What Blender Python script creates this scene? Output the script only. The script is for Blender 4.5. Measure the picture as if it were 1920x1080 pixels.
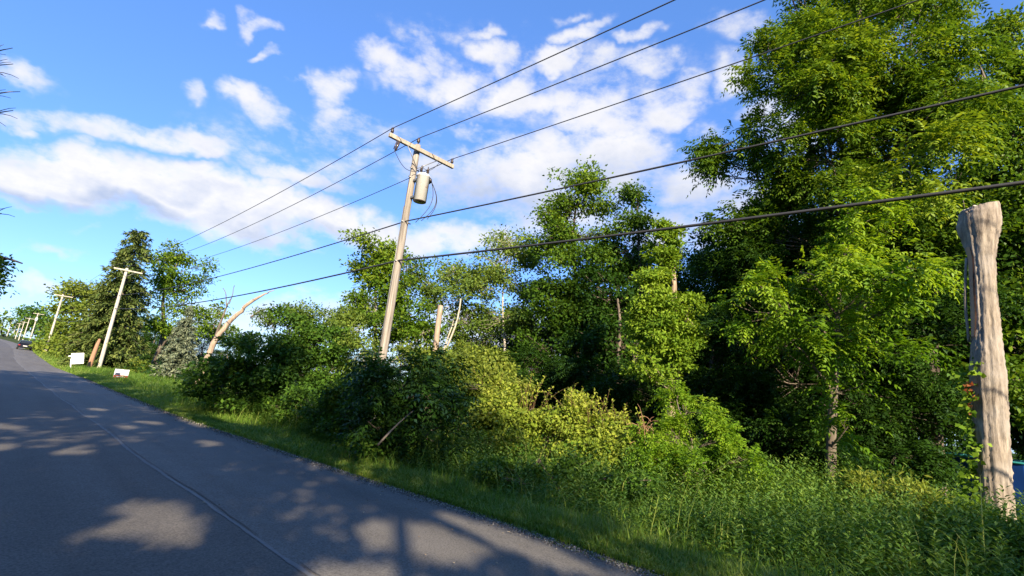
import bpy, math, random
import numpy as np
from mathutils import Vector, Matrix

for o in list(bpy.data.objects):
    bpy.data.objects.remove(o)
scn = bpy.context.scene
COL = scn.collection
PI = math.pi

# ------------------------------------------------------------------ camera
FPX, CX, CY, EYE = 938.0, 960.0, 540.0, 1.6
_zen = np.array([510., 4390., -FPX]); _zen /= np.linalg.norm(_zen)
_fw = np.array([5 - CX, CY - 628, -FPX]); _fw /= np.linalg.norm(_fw)
_fw -= _zen * _fw.dot(_zen); _fw /= np.linalg.norm(_fw)
RM = np.array([np.cross(_fw, _zen), _fw, _zen])
cam_d = bpy.data.cameras.new('camera')
cam_d.sensor_width = 36; cam_d.lens = FPX / 1920 * 36
cam_d.clip_start = 0.05; cam_d.clip_end = 6000
cam = bpy.data.objects.new('camera', cam_d); COL.objects.link(cam)
cam.matrix_world = Matrix.Translation((0, 0, EYE)) @ Matrix(RM.tolist()).to_4x4()
scn.camera = cam

# ------------------------------------------------------------------ light
SUN_TO = np.array([-0.50, -0.866]); SUN_TO /= np.linalg.norm(SUN_TO)
SUN_EL = math.radians(25)
SV = np.array([SUN_TO[0] * math.cos(SUN_EL), SUN_TO[1] * math.cos(SUN_EL), math.sin(SUN_EL)])
sd = bpy.data.lights.new('sun', 'SUN'); sd.energy = 5.0; sd.angle = math.radians(0.5)
sd.color = (1.0, 0.84, 0.61)
so = bpy.data.objects.new('sun', sd); COL.objects.link(so)
so.rotation_euler = Vector(SV).to_track_quat('Z', 'Y').to_euler()
scn.view_settings.view_transform = 'Standard'
scn.view_settings.look = 'None'
scn.view_settings.gamma = 1.0
scn.view_settings.exposure = 1.42
scn.render.engine = 'CYCLES'
scn.cycles.max_bounces = 8
scn.cycles.diffuse_bounces = 3
scn.cycles.glossy_bounces = 2
scn.cycles.transmission_bounces = 6
scn.cycles.transparent_max_bounces = 8


def ray(px, py):
    d = RM @ np.array([px - CX, CY - py, -FPX]); return d / np.linalg.norm(d)


def at(px, py, D):
    """the world point seen in direction px,py at horizontal distance D"""
    d = ray(px, py); return d * D / np.hypot(d[0], d[1]) + np.array([0, 0, EYE])


def lerp_tab(tab, v):
    return np.interp(v, [t[0] for t in tab], [t[1] for t in tab])


Z_TAB = [(-4000, 0), (12, 0), (30, -.22), (58, -.5), (100, -.4), (130, -.2), (200, .3), (300, 1.2), (400, 1.6), (600, 2), (4000, 6)]
EDGE_TAB = [(-400, 6.5), (-5, 5.35), (2.6, 5.14), (5.2, 4.95), (8, 4.62), (11, 4.32), (14, 4.1), (18, 3.98), (40, 3.98), (62, 3.75),
            (100, 3.95), (116, 4.1), (170, 3.4), (220, 1), (260, -4), (320, -16), (420, -45), (600, -110), (800, -190)]


def gz(x, y):
    x = np.asarray(x, float); y = np.asarray(y, float)
    z = lerp_tab(Z_TAB, y)
    e = lerp_tab(EDGE_TAB, y)
    off = np.clip((x - e) / 3.0, 0, 1)
    b = 0.05 * np.sin(x * .9 + 1.3) * np.sin(y * .7 + .4) + 0.03 * np.sin(x * 2.3 + y * 1.1)
    far = np.clip((x - 14) / 60, 0, 1)
    return z + off * (b - 0.10) + far * 0.6 - 0.02 * (off > 0)


# ------------------------------------------------------------------ world
def build_world():
    w = bpy.data.worlds.new('World'); scn.world = w; w.use_nodes = True
    nt = w.node_tree; N = nt.nodes; L = nt.links
    N.clear()
    out = N.new('ShaderNodeOutputWorld'); bg = N.new('ShaderNodeBackground')
    bg.inputs['Strength'].default_value = 0.106
    L.new(bg.outputs[0], out.inputs[0])
    sky = N.new('ShaderNodeTexSky'); sky.sky_type = 'NISHITA'; sky.sun_disc = False
    sky.sun_elevation = SUN_EL
    sky.sun_rotation = math.atan2(SUN_TO[0], SUN_TO[1])
    sky.air_density = 1.0; sky.dust_density = 0.3; sky.ozone_density = 2.0; sky.altitude = 100
    tint = N.new('ShaderNodeMix'); tint.data_type = 'RGBA'; tint.blend_type = 'MULTIPLY'
    tint.inputs[0].default_value = 1.0
    L.new(sky.outputs[0], tint.inputs[6]); tint.inputs[7].default_value = (0.62, 0.81, 1.18, 1)
    az = N.new('ShaderNodeMix'); az.data_type = 'RGBA'; az.inputs[0].default_value = .45
    L.new(tint.outputs[2], az.inputs[6]); az.inputs[7].default_value = (.50, 1.30, 3.3, 1)
    tint = az
    tc = N.new('ShaderNodeTexCoord')

    def noise(vec, scale, detail, rough=.55):
        n = N.new('ShaderNodeTexNoise'); n.inputs['Scale'].default_value = scale
        n.inputs['Detail'].default_value = detail; n.inputs['Roughness'].default_value = rough
        L.new(vec, n.inputs['Vector']); return n

    def math_(op, a, b=None, clamp=False):
        m = N.new('ShaderNodeMath'); m.operation = op; m.use_clamp = clamp
        for i, v in enumerate((a, b)):
            if v is None: continue
            if isinstance(v, (int, float)): m.inputs[i].default_value = v
            else: L.new(v, m.inputs[i])
        return m.outputs[0]
    dirv = tc.outputs['Generated']
    wn = noise(dirv, 9.0, 4.0)
    sub = N.new('ShaderNodeVectorMath'); sub.operation = 'SUBTRACT'
    L.new(wn.outputs['Color'], sub.inputs[0]); sub.inputs[1].default_value = (.5, .5, .5)
    sc = N.new('ShaderNodeVectorMath'); sc.operation = 'MULTIPLY_ADD'
    L.new(sub.outputs[0], sc.inputs[0]); sc.inputs[1].default_value = (.13, .13, .13); L.new(dirv, sc.inputs[2])
    wv = sc.outputs[0]

    def blob(px, py, rx, ry, s, ang=0.0, src=wv):
        c = ray(px, py)
        e = ray(px + 10 * math.cos(ang), py + 10 * math.sin(ang)) - c
        s1 = ray(px - 10 * math.sin(ang), py + 10 * math.cos(ang)) - c
        a = np.linalg.norm(e) / 10 * rx; b = np.linalg.norm(s1) / 10 * ry
        X = e / np.linalg.norm(e); Y = s1 - X * s1.dot(X); Y /= np.linalg.norm(Y); Z = np.cross(X, Y)
        m = N.new('ShaderNodeMapping'); m.vector_type = 'TEXTURE'
        m.inputs['Location'].default_value = c.tolist()
        rot = Matrix(np.array([X, Y, Z]).T.tolist()).to_euler('XYZ')
        m.inputs['Rotation'].default_value = rot
        m.inputs['Scale'].default_value = (a, b, max(a, b) * 1.5)
        L.new(src, m.inputs['Vector'])
        ln = N.new('ShaderNodeVectorMath'); ln.operation = 'LENGTH'; L.new(m.outputs[0], ln.inputs[0])
        mr = N.new('ShaderNodeMapRange'); mr.interpolation_type = 'SMOOTHSTEP'
        mr.inputs['From Min'].default_value = 0.2; mr.inputs['From Max'].default_value = 1.75
        mr.inputs['To Min'].default_value = s; mr.inputs['To Max'].default_value = 0
        L.new(ln.outputs['Value'], mr.inputs['Value'])
        return mr.outputs[0]
    A = .12
    blobs = [
        (50, 325, 110, 52, 1.3, A), (170, 342, 115, 52, 1.3, .2), (290, 358, 110, 50, 1.3, .2), (360, 338, 75, 24, .9, .15),
        (420, 388, 105, 48, 1.3, .2), (510, 400, 95, 48, 1.3, .25), (610, 420, 95, 42, 1.25, .25), (720, 440, 85, 36, 1.1, .2),
        (840, 450, 85, 34, 1.1, .1), (500, 350, 28, 22, .8, 0), (930, 455, 60, 30, .7, 0),
        (30, 212, 60, 18, .45, .3), (130, 222, 90, 18, .5, .25), (240, 245, 100, 24, .8, .15), (340, 265, 100, 24, .85, .2),
        (400, 290, 60, 16, .7, .2), (50, 238, 30, 10, .65, .4), (165, 270, 30, 16, .45, 0),
        (368, 185, 24, 22, .6, 0), (465, 185, 45, 26, .85, .5), (500, 215, 55, 36, .75, .5), (540, 245, 45, 20, .5, .6),
        (635, 180, 34, 34, .8, .8), (640, 215, 40, 25, .6, 0), (600, 158, 28, 10, .45, 0),
        (385, 18, 24, 11, .6, -.3), (470, 18, 18, 22, .65, 0), (485, 42, 32, 14, .75, .3), (510, 93, 26, 9, .6, .1), (40, 143, 50, 16, .55, .3),
        (710, 100, 24, 18, .5, .2), (745, 125, 60, 30, .95, .2), (800, 110, 64, 22, .75, .8), (845, 165, 55, 32, .95, .1), (770, 165, 70, 18, .6, .1),
        (915, 57, 38, 18, .8, -.1), (920, 108, 42, 32, .9, .2), (950, 165, 55, 34, .95, -.2), (1035, 115, 55, 26, .95, -.1), (1000, 190, 70, 26, .8, 0),
        (1075, 65, 40, 20, .65, -.2), (1110, 40, 40, 14, .45, -.6), (1065, 22, 30, 12, .35, 0), (1200, 65, 50, 14, .6, 0), (1225, 130, 50, 32, .75, .2),
        (1150, 110, 30, 22, .45, 0), (1080, 190, 60, 28, .75, 0), (1130, 225, 100, 40, .9, .1), (1240, 205, 70, 36, .8, -.3), (900, 248, 60, 14, .5, .5),
        (850, 235, 40, 10, .35, .2), (700, 260, 150, 40, .42, .1), (1050, 170, 220, 70, .42, 0), (480, 290, 150, 40, .40, .2), (850, 60, 120, 30, .3, 0), (1370, 150, 45, 40, .75, .1), (1385, 55, 60, 36, .55, .1), (1310, 260, 50, 30, .5, 0),
        (560, 325, 110, 22, .8, .15), (660, 310, 90, 24, .6, .1), (700, 250, 40, 22, .45, 0), (860, 330, 110, 50, .95, .1), (1000, 320, 150, 55, 1.0, 0), (1160, 300, 110, 55, 1.0, 0),
        (1290, 340, 90, 60, .9, .1), (1050, 400, 160, 60, .75, .1), (1250, 430, 120, 50, .8, 0), (1400, 420, 90, 60, .8, 0), (820, 380, 70, 30, .5, 0),
        (110, 468, 60, 12, .5, .1), (60, 525, 80, 12, .55, .1), (25, 385, 60, 12, .6, .2), (450, 600, 90, 30, .7, 0), (680, 600, 160, 60, .6, 0), (900, 640, 260, 60, .8, 0),
        (200, 440, 60, 10, .3, 0), (330, 425, 50, 12, .3, .2), (1500, 200, 120, 90, .6, 0), (1700, 500, 220, 120, .6, 0),
    ]
    def chain(prev):
        # evaluates the blobs one after another, which keeps the shader's stack small
        q = N.new('ShaderNodeVectorMath'); q.operation = 'MULTIPLY_ADD'
        L.new(prev, q.inputs[0]); q.inputs[1].default_value = (1e-7, 1e-7, 1e-7); L.new(wv, q.inputs[2])
        return q.outputs[0]
    acc = None
    for b in blobs:
        b = (list(b) + [0.0])[:6]
        v = blob(*b, wv if acc is None else chain(acc))
        acc = v if acc is None else math_('MAXIMUM', acc, v)
    # puffs: billow noise in slightly flattened direction space
    mp = N.new('ShaderNodeMapping'); mp.inputs['Scale'].default_value = (1, 1, 1.9)
    L.new(dirv, mp.inputs['Vector'])
    n1 = noise(mp.outputs[0], 7.0, 9.0, .58)
    n2 = noise(mp.outputs[0], 20.0, 9.0, .66)
    nn = math_('ADD', math_('MULTIPLY', n1.outputs[0], .95), math_('MULTIPLY', n2.outputs[0], .75))
    nn = math_('SUBTRACT', nn, 0.85)
    dens = math_('ADD', acc, math_('MULTIPLY', nn, 1.9))
    al = N.new('ShaderNodeMapRange'); al.interpolation_type = 'SMOOTHSTEP'
    al.inputs['From Min'].default_value = .06; al.inputs['From Max'].default_value = 1.08
    L.new(dens, al.inputs['Value'])
    gate = N.new('ShaderNodeMapRange'); gate.inputs['From Min'].default_value = 0.02; gate.inputs['From Max'].default_value = .3
    L.new(acc, gate.inputs['Value'])
    alpha = math_('MULTIPLY', math_('MULTIPLY', al.outputs[0], gate.outputs[0]), .93)
    sh = None
    for b in [(90, 385, 140, 20, .9, .15), (240, 385, 120, 18, .8, .2), (330, 300, 110, 14, .4, .2), (640, 455, 150, 14, .5, .25), (360, 365, 80, 12, .35, .1),
              (480, 430, 120, 14, .5, .2), (920, 370, 160, 40, .7, .1), (1150, 350, 140, 50, .5, 0), (700, 360, 120, 30, .5, .1), (1300, 400, 130, 60, .5, 0)]:
        v = blob(*b, chain(acc if sh is None else sh))
        sh = v if sh is None else math_('MAXIMUM', sh, v)
    shn = math_('ADD', sh, math_('MULTIPLY', math_('SUBTRACT', n2.outputs[0], .42), 1.1), True)
    cc = N.new('ShaderNodeMix'); cc.data_type = 'RGBA'
    L.new(shn, cc.inputs[0])
    cc.inputs[6].default_value = (3.75, 3.65, 3.6, 1)
    cc.inputs[7].default_value = (1.9, 2.2, 2.9, 1)
    mx = N.new('ShaderNodeMix'); mx.data_type = 'RGBA'
    L.new(alpha, mx.inputs[0]); L.new(tint.outputs[2], mx.inputs[6]); L.new(cc.outputs[2], mx.inputs[7])
    L.new(mx.outputs[2], bg.inputs['Color'])
    w.cycles.sampling_method = 'MANUAL'; w.cycles.sample_map_resolution = 512


build_world()

# ------------------------------------------------------------------ materials
MATS = {}


def new_mat(name):
    m = bpy.data.materials.new(name); m.use_nodes = True
    nt = m.node_tree; nt.nodes.clear()
    out = nt.nodes.new('ShaderNodeOutputMaterial')
    MATS[name] = m
    return m, nt.nodes, nt.links, out


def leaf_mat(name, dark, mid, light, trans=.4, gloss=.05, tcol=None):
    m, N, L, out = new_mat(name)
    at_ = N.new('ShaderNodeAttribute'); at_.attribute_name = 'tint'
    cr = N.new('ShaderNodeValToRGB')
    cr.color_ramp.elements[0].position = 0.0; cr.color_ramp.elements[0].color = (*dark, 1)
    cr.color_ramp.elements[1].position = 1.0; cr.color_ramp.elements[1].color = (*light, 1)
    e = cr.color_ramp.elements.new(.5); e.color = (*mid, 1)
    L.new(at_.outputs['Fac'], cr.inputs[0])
    df = N.new('ShaderNodeBsdfDiffuse'); L.new(cr.outputs[0], df.inputs[0])
    tr = N.new('ShaderNodeBsdfTranslucent')
    hs = N.new('ShaderNodeMix'); hs.data_type = 'RGBA'; hs.blend_type = 'MULTIPLY'; hs.inputs[0].default_value = 1
    L.new(cr.outputs[0], hs.inputs[6]); hs.inputs[7].default_value = (*(tcol or (1.5, 1.35, .55)), 1)
    L.new(hs.outputs[2], tr.inputs[0])
    mx = N.new('ShaderNodeMixShader'); mx.inputs[0].default_value = trans
    L.new(df.outputs[0], mx.inputs[1]); L.new(tr.outputs[0], mx.inputs[2])
    gl = N.new('ShaderNodeBsdfGlossy'); gl.inputs['Roughness'].default_value = .45; gl.inputs[0].default_value = (.8, .85, .8, 1)
    fr = N.new('ShaderNodeFresnel'); fr.inputs[0].default_value = 1.35
    ml = N.new('ShaderNodeMath'); ml.operation = 'MULTIPLY'; L.new(fr.outputs[0], ml.inputs[0]); ml.inputs[1].default_value = gloss * .8
    m2 = N.new('ShaderNodeMixShader'); L.new(ml.outputs[0], m2.inputs[0])
    L.new(mx.outputs[0], m2.inputs[1]); L.new(gl.outputs[0], m2.inputs[2])
    L.new(m2.outputs[0], out.inputs[0])
    return m


leaf_mat('leaf_maple', (.038, .085, .008), (.085, .165, .014), (.22, .30, .024))
leaf_mat('leaf_walnut', (.060, .14, .008), (.12, .24, .014), (.25, .37, .028), .45)
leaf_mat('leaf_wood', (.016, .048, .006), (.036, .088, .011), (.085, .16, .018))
leaf_mat('leaf_pale', (.060, .11, .022), (.12, .19, .032), (.23, .30, .055))
leaf_mat('leaf_vine', (.060, .13, .010), (.13, .23, .020), (.27, .38, .038))
leaf_mat('leaf_bramble', (.09, .15, .018), (.19, .26, .030), (.36, .39, .065), .35)
leaf_mat('leaf_sumac', (.015, .046, .008), (.033, .086, .013), (.11, .20, .024), .35, .08)
leaf_mat('leaf_shrub', (.030, .075, .010), (.065, .14, .018), (.15, .24, .030), .35)
leaf_mat('leaf_hedge', (.08, .13, .02), (.15, .21, .03), (.26, .30, .05))
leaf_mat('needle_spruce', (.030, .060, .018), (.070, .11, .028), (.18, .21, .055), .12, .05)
leaf_mat('needle_blue', (.075, .11, .075), (.14, .18, .12), (.26, .28, .17), .1, .05)
leaf_mat('grass_blade', (.075, .15, .020), (.14, .25, .032), (.32, .37, .095), .4, .05)
leaf_mat('weed_leaf', (.050, .125, .020), (.105, .21, .032), (.25, .35, .060), .4, .05)
leaf_mat('dry_stem', (.14, .09, .05), (.25, .17, .10), (.45, .36, .24), .1, .02, (1, 1, 1))
leaf_mat('gravel_bits', (.06, .055, .05), (.16, .145, .12), (.38, .35, .30), .02, .02, (1, 1, 1))
leaf_mat('red_leaf', (.20, .04, .02), (.35, .10, .04), (.45, .22, .06), .3, .05, (1.2, .9, .6))


def bark_mat(name, c1, c2, scale=9.0, stretch=.12, bump=.6, c3=None):
    m, N, L, out = new_mat(name)
    tc = N.new('ShaderNodeTexCoord'); mp = N.new('ShaderNodeMapping')
    mp.inputs['Scale'].default_value = (1, 1, stretch); L.new(tc.outputs['Object'], mp.inputs[0])
    n = N.new('ShaderNodeTexNoise'); n.inputs['Scale'].default_value = scale; n.inputs['Detail'].default_value = 8
    n.inputs['Roughness'].default_value = .65
    L.new(mp.outputs[0], n.inputs['Vector'])
    n2 = N.new('ShaderNodeTexNoise'); n2.inputs['Scale'].default_value = 1.6; n2.inputs['Detail'].default_value = 4
    L.new(tc.outputs['Object'], n2.inputs['Vector'])
    cr = N.new('ShaderNodeValToRGB'); cr.color_ramp.elements[0].position = .36; cr.color_ramp.elements[1].position = .66
    cr.color_ramp.elements[0].color = (*c1, 1); cr.color_ramp.elements[1].color = (*c2, 1)
    L.new(n.outputs[0], cr.inputs[0])
    mx = N.new('ShaderNodeMix'); mx.data_type = 'RGBA'
    c3 = c3 or tuple((a + b) * .45 for a, b in zip(c1, c2))
    r2 = N.new('ShaderNodeMapRange'); r2.inputs['From Min'].default_value = .48; r2.inputs['From Max'].default_value = .62
    r2.inputs['To Max'].default_value = .7
    L.new(n2.outputs[0], r2.inputs['Value']); L.new(r2.outputs[0], mx.inputs[0])
    L.new(cr.outputs[0], mx.inputs[6]); mx.inputs[7].default_value = (*c3, 1)
    b = N.new('ShaderNodeBsdfPrincipled'); b.inputs['Roughness'].default_value = .85
    b.inputs['Specular IOR Level'].default_value = .2
    L.new(mx.outputs[2], b.inputs['Base Color'])
    bp = N.new('ShaderNodeBump'); bp.inputs['Strength'].default_value = bump; bp.inputs['Distance'].default_value = .03
    L.new(n.outputs[0], bp.inputs['Height']); L.new(bp.outputs[0], b.inputs['Normal'])
    L.new(b.outputs[0], out.inputs[0])
    return m


bark_mat('bark', (.07, .055, .042), (.20, .165, .13))
bark_mat('bark_pale', (.28, .24, .19), (.50, .45, .37))
bark_mat('bark_orange', (.20, .145, .105), (.42, .33, .25), 11, .15, .8)
bark_mat('dead_wood', (.135, .11, .09), (.345, .295, .24), 15, .14, .7, (.30, .27, .24))
bark_mat('inner_wood', (.42, .24, .15), (.55, .36, .25), 10, .05)
bark_mat('pole_wood', (.12, .103, .09), (.38, .35, .31), 20, .035, .5, (.25, .215, .18))
bark_mat('pole_wood_pale', (.36, .325, .27), (.54, .50, .42), 12, .03, .25)
bark_mat('arm_wood', (.22, .19, .15), (.42, .37, .30), 12, .3, .3)
bark_mat('post_brown', (.24, .12, .07), (.40, .24, .15), 12, .05)


def flat_mat(name, col, rough=.5, metal=0.0, noise_amt=.12, nscale=12.0, spec=.5):
    m, N, L, out = new_mat(name)
    b = N.new('ShaderNodeBsdfPrincipled'); b.inputs['Roughness'].default_value = rough; b.inputs['Metallic'].default_value = metal
    b.inputs['Specular IOR Level'].default_value = spec
    tc = N.new('ShaderNodeTexCoord'); n = N.new('ShaderNodeTexNoise'); n.inputs['Scale'].default_value = nscale; n.inputs['Detail'].default_value = 5
    L.new(tc.outputs['Object'], n.inputs['Vector'])
    mx = N.new('ShaderNodeMix'); mx.data_type = 'RGBA'; L.new(n.outputs[0], mx.inputs[0])
    mx.inputs[6].default_value = (*[c * (1 - noise_amt) for c in col], 1)
    mx.inputs[7].default_value = (*[min(1, c * (1 + noise_amt)) for c in col], 1)
    L.new(mx.outputs[2], b.inputs['Base Color']); L.new(b.outputs[0], out.inputs[0])
    return m


flat_mat('crack_tar', (.028, .028, .030), .6)
flat_mat('wire', (.035, .035, .04), .6)
flat_mat('insulator', (.05, .035, .03), .25)
flat_mat('metal', (.25, .25, .25), .5, .6)
flat_mat('white_paint', (.80, .79, .76), .5)
flat_mat('sign_white', (.72, .76, .82), .5)
flat_mat('sign_red', (.50, .09, .06), .5)
flat_mat('sign_dark', (.08, .09, .14), .5)
flat_mat('car_paint', (.012, .013, .018), .25, .2, .05)
flat_mat('car_glass', (.02, .025, .03), .08, 0, .05)
flat_mat('tyre', (.02, .02, .02), .8)
flat_mat('tail_light', (.30, .02, .02), .3)
flat_mat('plate', (.6, .6, .6), .5)
flat_mat('pool_blue', (.012, .07, .32), .45, 0, .25, 3)
flat_mat('pool_rail', (.05, .32, .33), .4)


def transformer_mat():
    m, N, L, out = new_mat('transformer_paint')
    tc = N.new('ShaderNodeTexCoord'); n = N.new('ShaderNodeTexNoise'); n.inputs['Scale'].default_value = 4; n.inputs['Detail'].default_value = 7
    L.new(tc.outputs['Object'], n.inputs['Vector'])
    sx = N.new('ShaderNodeSeparateXYZ'); L.new(tc.outputs['Object'], sx.inputs[0])
    ad = N.new('ShaderNodeMath'); ad.operation = 'MULTIPLY_ADD'; L.new(sx.outputs[1], ad.inputs[0]); ad.inputs[1].default_value = -.22; L.new(n.outputs[0], ad.inputs[2])
    cr = N.new('ShaderNodeValToRGB')
    cr.color_ramp.elements[0].position = .60; cr.color_ramp.elements[0].color = (.62, .61, .58, 1)
    cr.color_ramp.elements[1].position = .70; cr.color_ramp.elements[1].color = (.36, .15, .08, 1)
    L.new(ad.outputs[0], cr.inputs[0])
    b = N.new('ShaderNodeBsdfPrincipled'); b.inputs['Roughness'].default_value = .55
    L.new(cr.outputs[0], b.inputs['Base Color']); L.new(b.outputs[0], out.inputs[0])


transformer_mat()


def asphalt_mat():
    m, N, L, out = new_mat('asphalt')
    tc = N.new('ShaderNodeTexCoord')
    at_ = N.new('ShaderNodeAttribute'); at_.attribute_name = 'lane'
    n = N.new('ShaderNodeTexNoise'); n.inputs['Scale'].default_value = 55; n.inputs['Detail'].default_value = 4; n.inputs['Roughness'].default_value = .7
    L.new(tc.outputs['Object'], n.inputs['Vector'])
    mp = N.new('ShaderNodeMapping'); mp.inputs['Scale'].default_value = (1.2, .12, 1); L.new(tc.outputs['Object'], mp.inputs[0])
    n2 = N.new('ShaderNodeTexNoise'); n2.inputs['Scale'].default_value = 1.6; n2.inputs['Detail'].default_value = 6
    L.new(mp.outputs[0], n2.inputs['Vector'])
    n3 = N.new('ShaderNodeTexNoise'); n3.inputs['Scale'].default_value = 2.2; n3.inputs['Detail'].default_value = 6
    L.new(tc.outputs['Object'], n3.inputs['Vector'])
    c1 = N.new('ShaderNodeMix'); c1.data_type = 'RGBA'; L.new(at_.outputs['Fac'], c1.inputs[0])
    c1.inputs[6].default_value = (.096, .088, .078, 1); c1.inputs[7].default_value = (.130, .121, .108, 1)

    def mul(src, lo, hi, prev):
        r = N.new('ShaderNodeMapRange'); r.inputs['From Min'].default_value = .3; r.inputs['From Max'].default_value = .7
        r.inputs['To Min'].default_value = lo; r.inputs['To Max'].default_value = hi; L.new(src, r.inputs['Value'])
        v = N.new('ShaderNodeVectorMath'); v.operation = 'SCALE'; L.new(prev, v.inputs[0]); L.new(r.outputs[0], v.inputs['Scale'])
        return v.outputs[0]
    c = mul(n.outputs[0], .45, 1.6, c1.outputs[2]); c = mul(n2.outputs[0], .85, 1.15, c); c = mul(n3.outputs[0], .92, 1.08, c)
    b = N.new('ShaderNodeBsdfPrincipled'); b.inputs['Roughness'].default_value = .75; b.inputs['Specular IOR Level'].default_value = .35
    L.new(c, b.inputs['Base Color'])
    bp = N.new('ShaderNodeBump'); bp.inputs['Strength'].default_value = .5; bp.inputs['Distance'].default_value = .006
    L.new(n.outputs[0], bp.inputs['Height']); L.new(bp.outputs[0], b.inputs['Normal'])
    L.new(b.outputs[0], out.inputs[0])


asphalt_mat()
flat_mat('seam_tar', (.145, .143, .14), .7, 0, .35, 20)


def ground_mat():
    m, N, L, out = new_mat('soil_grass')
    tc = N.new('ShaderNodeTexCoord')
    n = N.new('ShaderNodeTexNoise'); n.inputs['Scale'].default_value = 1.5; n.inputs['Detail'].default_value = 9; n.inputs['Roughness'].default_value = .7
    L.new(tc.outputs['Object'], n.inputs['Vector'])
    cr = N.new('ShaderNodeValToRGB')
    cr.color_ramp.elements[0].position = .3; cr.color_ramp.elements[0].color = (.022, .030, .010, 1)
    cr.color_ramp.elements[1].position = .7; cr.color_ramp.elements[1].color = (.07, .10, .022, 1)
    L.new(n.outputs[0], cr.inputs[0])
    b = N.new('ShaderNodeBsdfPrincipled'); b.inputs['Roughness'].default_value = .95; b.inputs['Specular IOR Level'].default_value = .1
    L.new(cr.outputs[0], b.inputs['Base Color']); L.new(b.outputs[0], out.inputs[0])


ground_mat()


# ------------------------------------------------------------------ mesh helpers
def tag(o, label=None, cat=None, group=None, kind=None):
    if label: o['label'] = label
    if cat: o['category'] = cat
    if group: o['group'] = group
    if kind: o['kind'] = kind
    return o


def empty(name, loc, label=None, cat=None, group=None):
    o = bpy.data.objects.new(name, None); COL.objects.link(o)
    o.location = [float(v) for v in loc]; o.empty_display_size = .3
    return tag(o, label, cat, group)


def link_mesh(name, me, mat, parent=None, origin=None):
    o = bpy.data.objects.new(name, me)
    COL.objects.link(o)
    if mat: me.materials.append(MATS[mat])
    if origin is not None: o.location = [float(v) for v in origin]
    if parent is not None: o.parent = parent
    return o


class MB:
    """collects tubes, boxes and lathes; build() links them as one mesh"""
    def __init__(s): s.v = []; s.f = []; s.n = 0

    def add(s, vs, fs):
        s.v.append(np.asarray(vs, float)); s.f += [tuple(i + s.n for i in f) for f in fs]; s.n += len(vs)

    def tube(s, pts, rad, k=6, cap=True):
        pts = np.asarray(pts, float); n = len(pts)
        rad = np.full(n, rad, float) if np.isscalar(rad) else np.asarray(rad, float)
        T = np.gradient(pts, axis=0); T /= np.linalg.norm(T, axis=1)[:, None] + 1e-9
        ref = np.array([0., 0., 1.]) if abs(T[:, 2]).mean() < .8 else np.array([1., 0., 0.])
        U = np.cross(T, ref); U /= np.linalg.norm(U, axis=1)[:, None] + 1e-9
        V = np.cross(T, U)
        a = np.arange(k) * 2 * PI / k
        R = pts[:, None] + rad[:, None, None] * (np.cos(a)[None, :, None] * U[:, None] + np.sin(a)[None, :, None] * V[:, None])
        fs = []
        for i in range(n - 1):
            for j in range(k):
                j2 = (j + 1) % k
                fs.append((i * k + j, i * k + j2, (i + 1) * k + j2, (i + 1) * k + j))
        if cap:
            fs.append(tuple(range(k - 1, -1, -1))); fs.append(tuple((n - 1) * k + j for j in range(k)))
        s.add(R.reshape(-1, 3), fs)

    def box(s, c, size, rot=None):
        c = np.asarray(c, float); h = np.asarray(size, float) / 2
        vs = np.array([[x, y, z] for x in (-1, 1) for y in (-1, 1) for z in (-1, 1)], float) * h
        if rot is not None: vs = vs @ np.asarray(rot, float).T
        s.add(vs + c, [(0, 1, 3, 2), (4, 6, 7, 5), (0, 4, 5, 1), (2, 3, 7, 6), (0, 2, 6, 4), (1, 5, 7, 3)])

    def lathe(s, c, prof, k=16):
        """prof: list of (r, z)"""
        a = np.arange(k) * 2 * PI / k
        vs = [[c[0] + r * math.cos(t), c[1] + r * math.sin(t), c[2] + z] for r, z in prof for t in a]
        n = len(prof); fs = []
        for i in range(n - 1):
            for j in range(k):
                j2 = (j + 1) % k
                fs.append((i * k + j, i * k + j2, (i + 1) * k + j2, (i + 1) * k + j))
        fs.append(tuple(range(k - 1, -1, -1))); fs.append(tuple((n - 1) * k + j for j in range(k)))
        s.add(vs, fs)

    def build(s, name, mat, parent=None, smooth=True, origin=(0, 0, 0), bevel=0):
        me = bpy.data.meshes.new(name)
        V = np.concatenate(s.v) - np.asarray(origin, float)
        me.from_pydata(V.tolist(), [], s.f); me.update()
        if smooth: me.polygons.foreach_set('use_smooth', np.ones(len(me.polygons), bool))
        o = link_mesh(name, me, mat, parent, origin if parent is None else None)
        if parent is not None:
            o.location = Vector([float(v) for v in origin]) - parent.location if any(origin) else (0, 0, 0)
            if not any(origin): o.location = -parent.location
        if bevel:
            b = o.modifiers.new('bevel', 'BEVEL'); b.width = bevel; b.segments = 2
        return o


def place_child(o, parent):
    o.parent = parent; o.location = Vector(o.location) - parent.location


def quads_mesh(name, Q, tint, mat, parent=None, origin=(0, 0, 0)):
    """Q (n,4,3) leaf quads in world space"""
    Q = np.asarray(Q, np.float32); n = len(Q)
    me = bpy.data.meshes.new(name)
    me.vertices.add(n * 4); me.vertices.foreach_set('co', (Q - np.asarray(origin, np.float32)).reshape(-1))
    me.loops.add(n * 4); me.loops.foreach_set('vertex_index', np.arange(n * 4, dtype=np.int32))
    me.polygons.add(n); me.polygons.foreach_set('loop_start', np.arange(n, dtype=np.int32) * 4)
    me.polygons.foreach_set('loop_total', np.full(n, 4, np.int32))
    a = me.attributes.new('tint', 'FLOAT', 'FACE'); a.data.foreach_set('value', np.clip(tint, 0, 1).astype(np.float32))
    me.update(); me.validate()
    o = link_mesh(name, me, mat)
    o.location = [float(v) for v in origin]
    if parent is not None:
        o.parent = parent; o.location = Vector([float(v) for v in origin]) - parent.location
    return o


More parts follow.
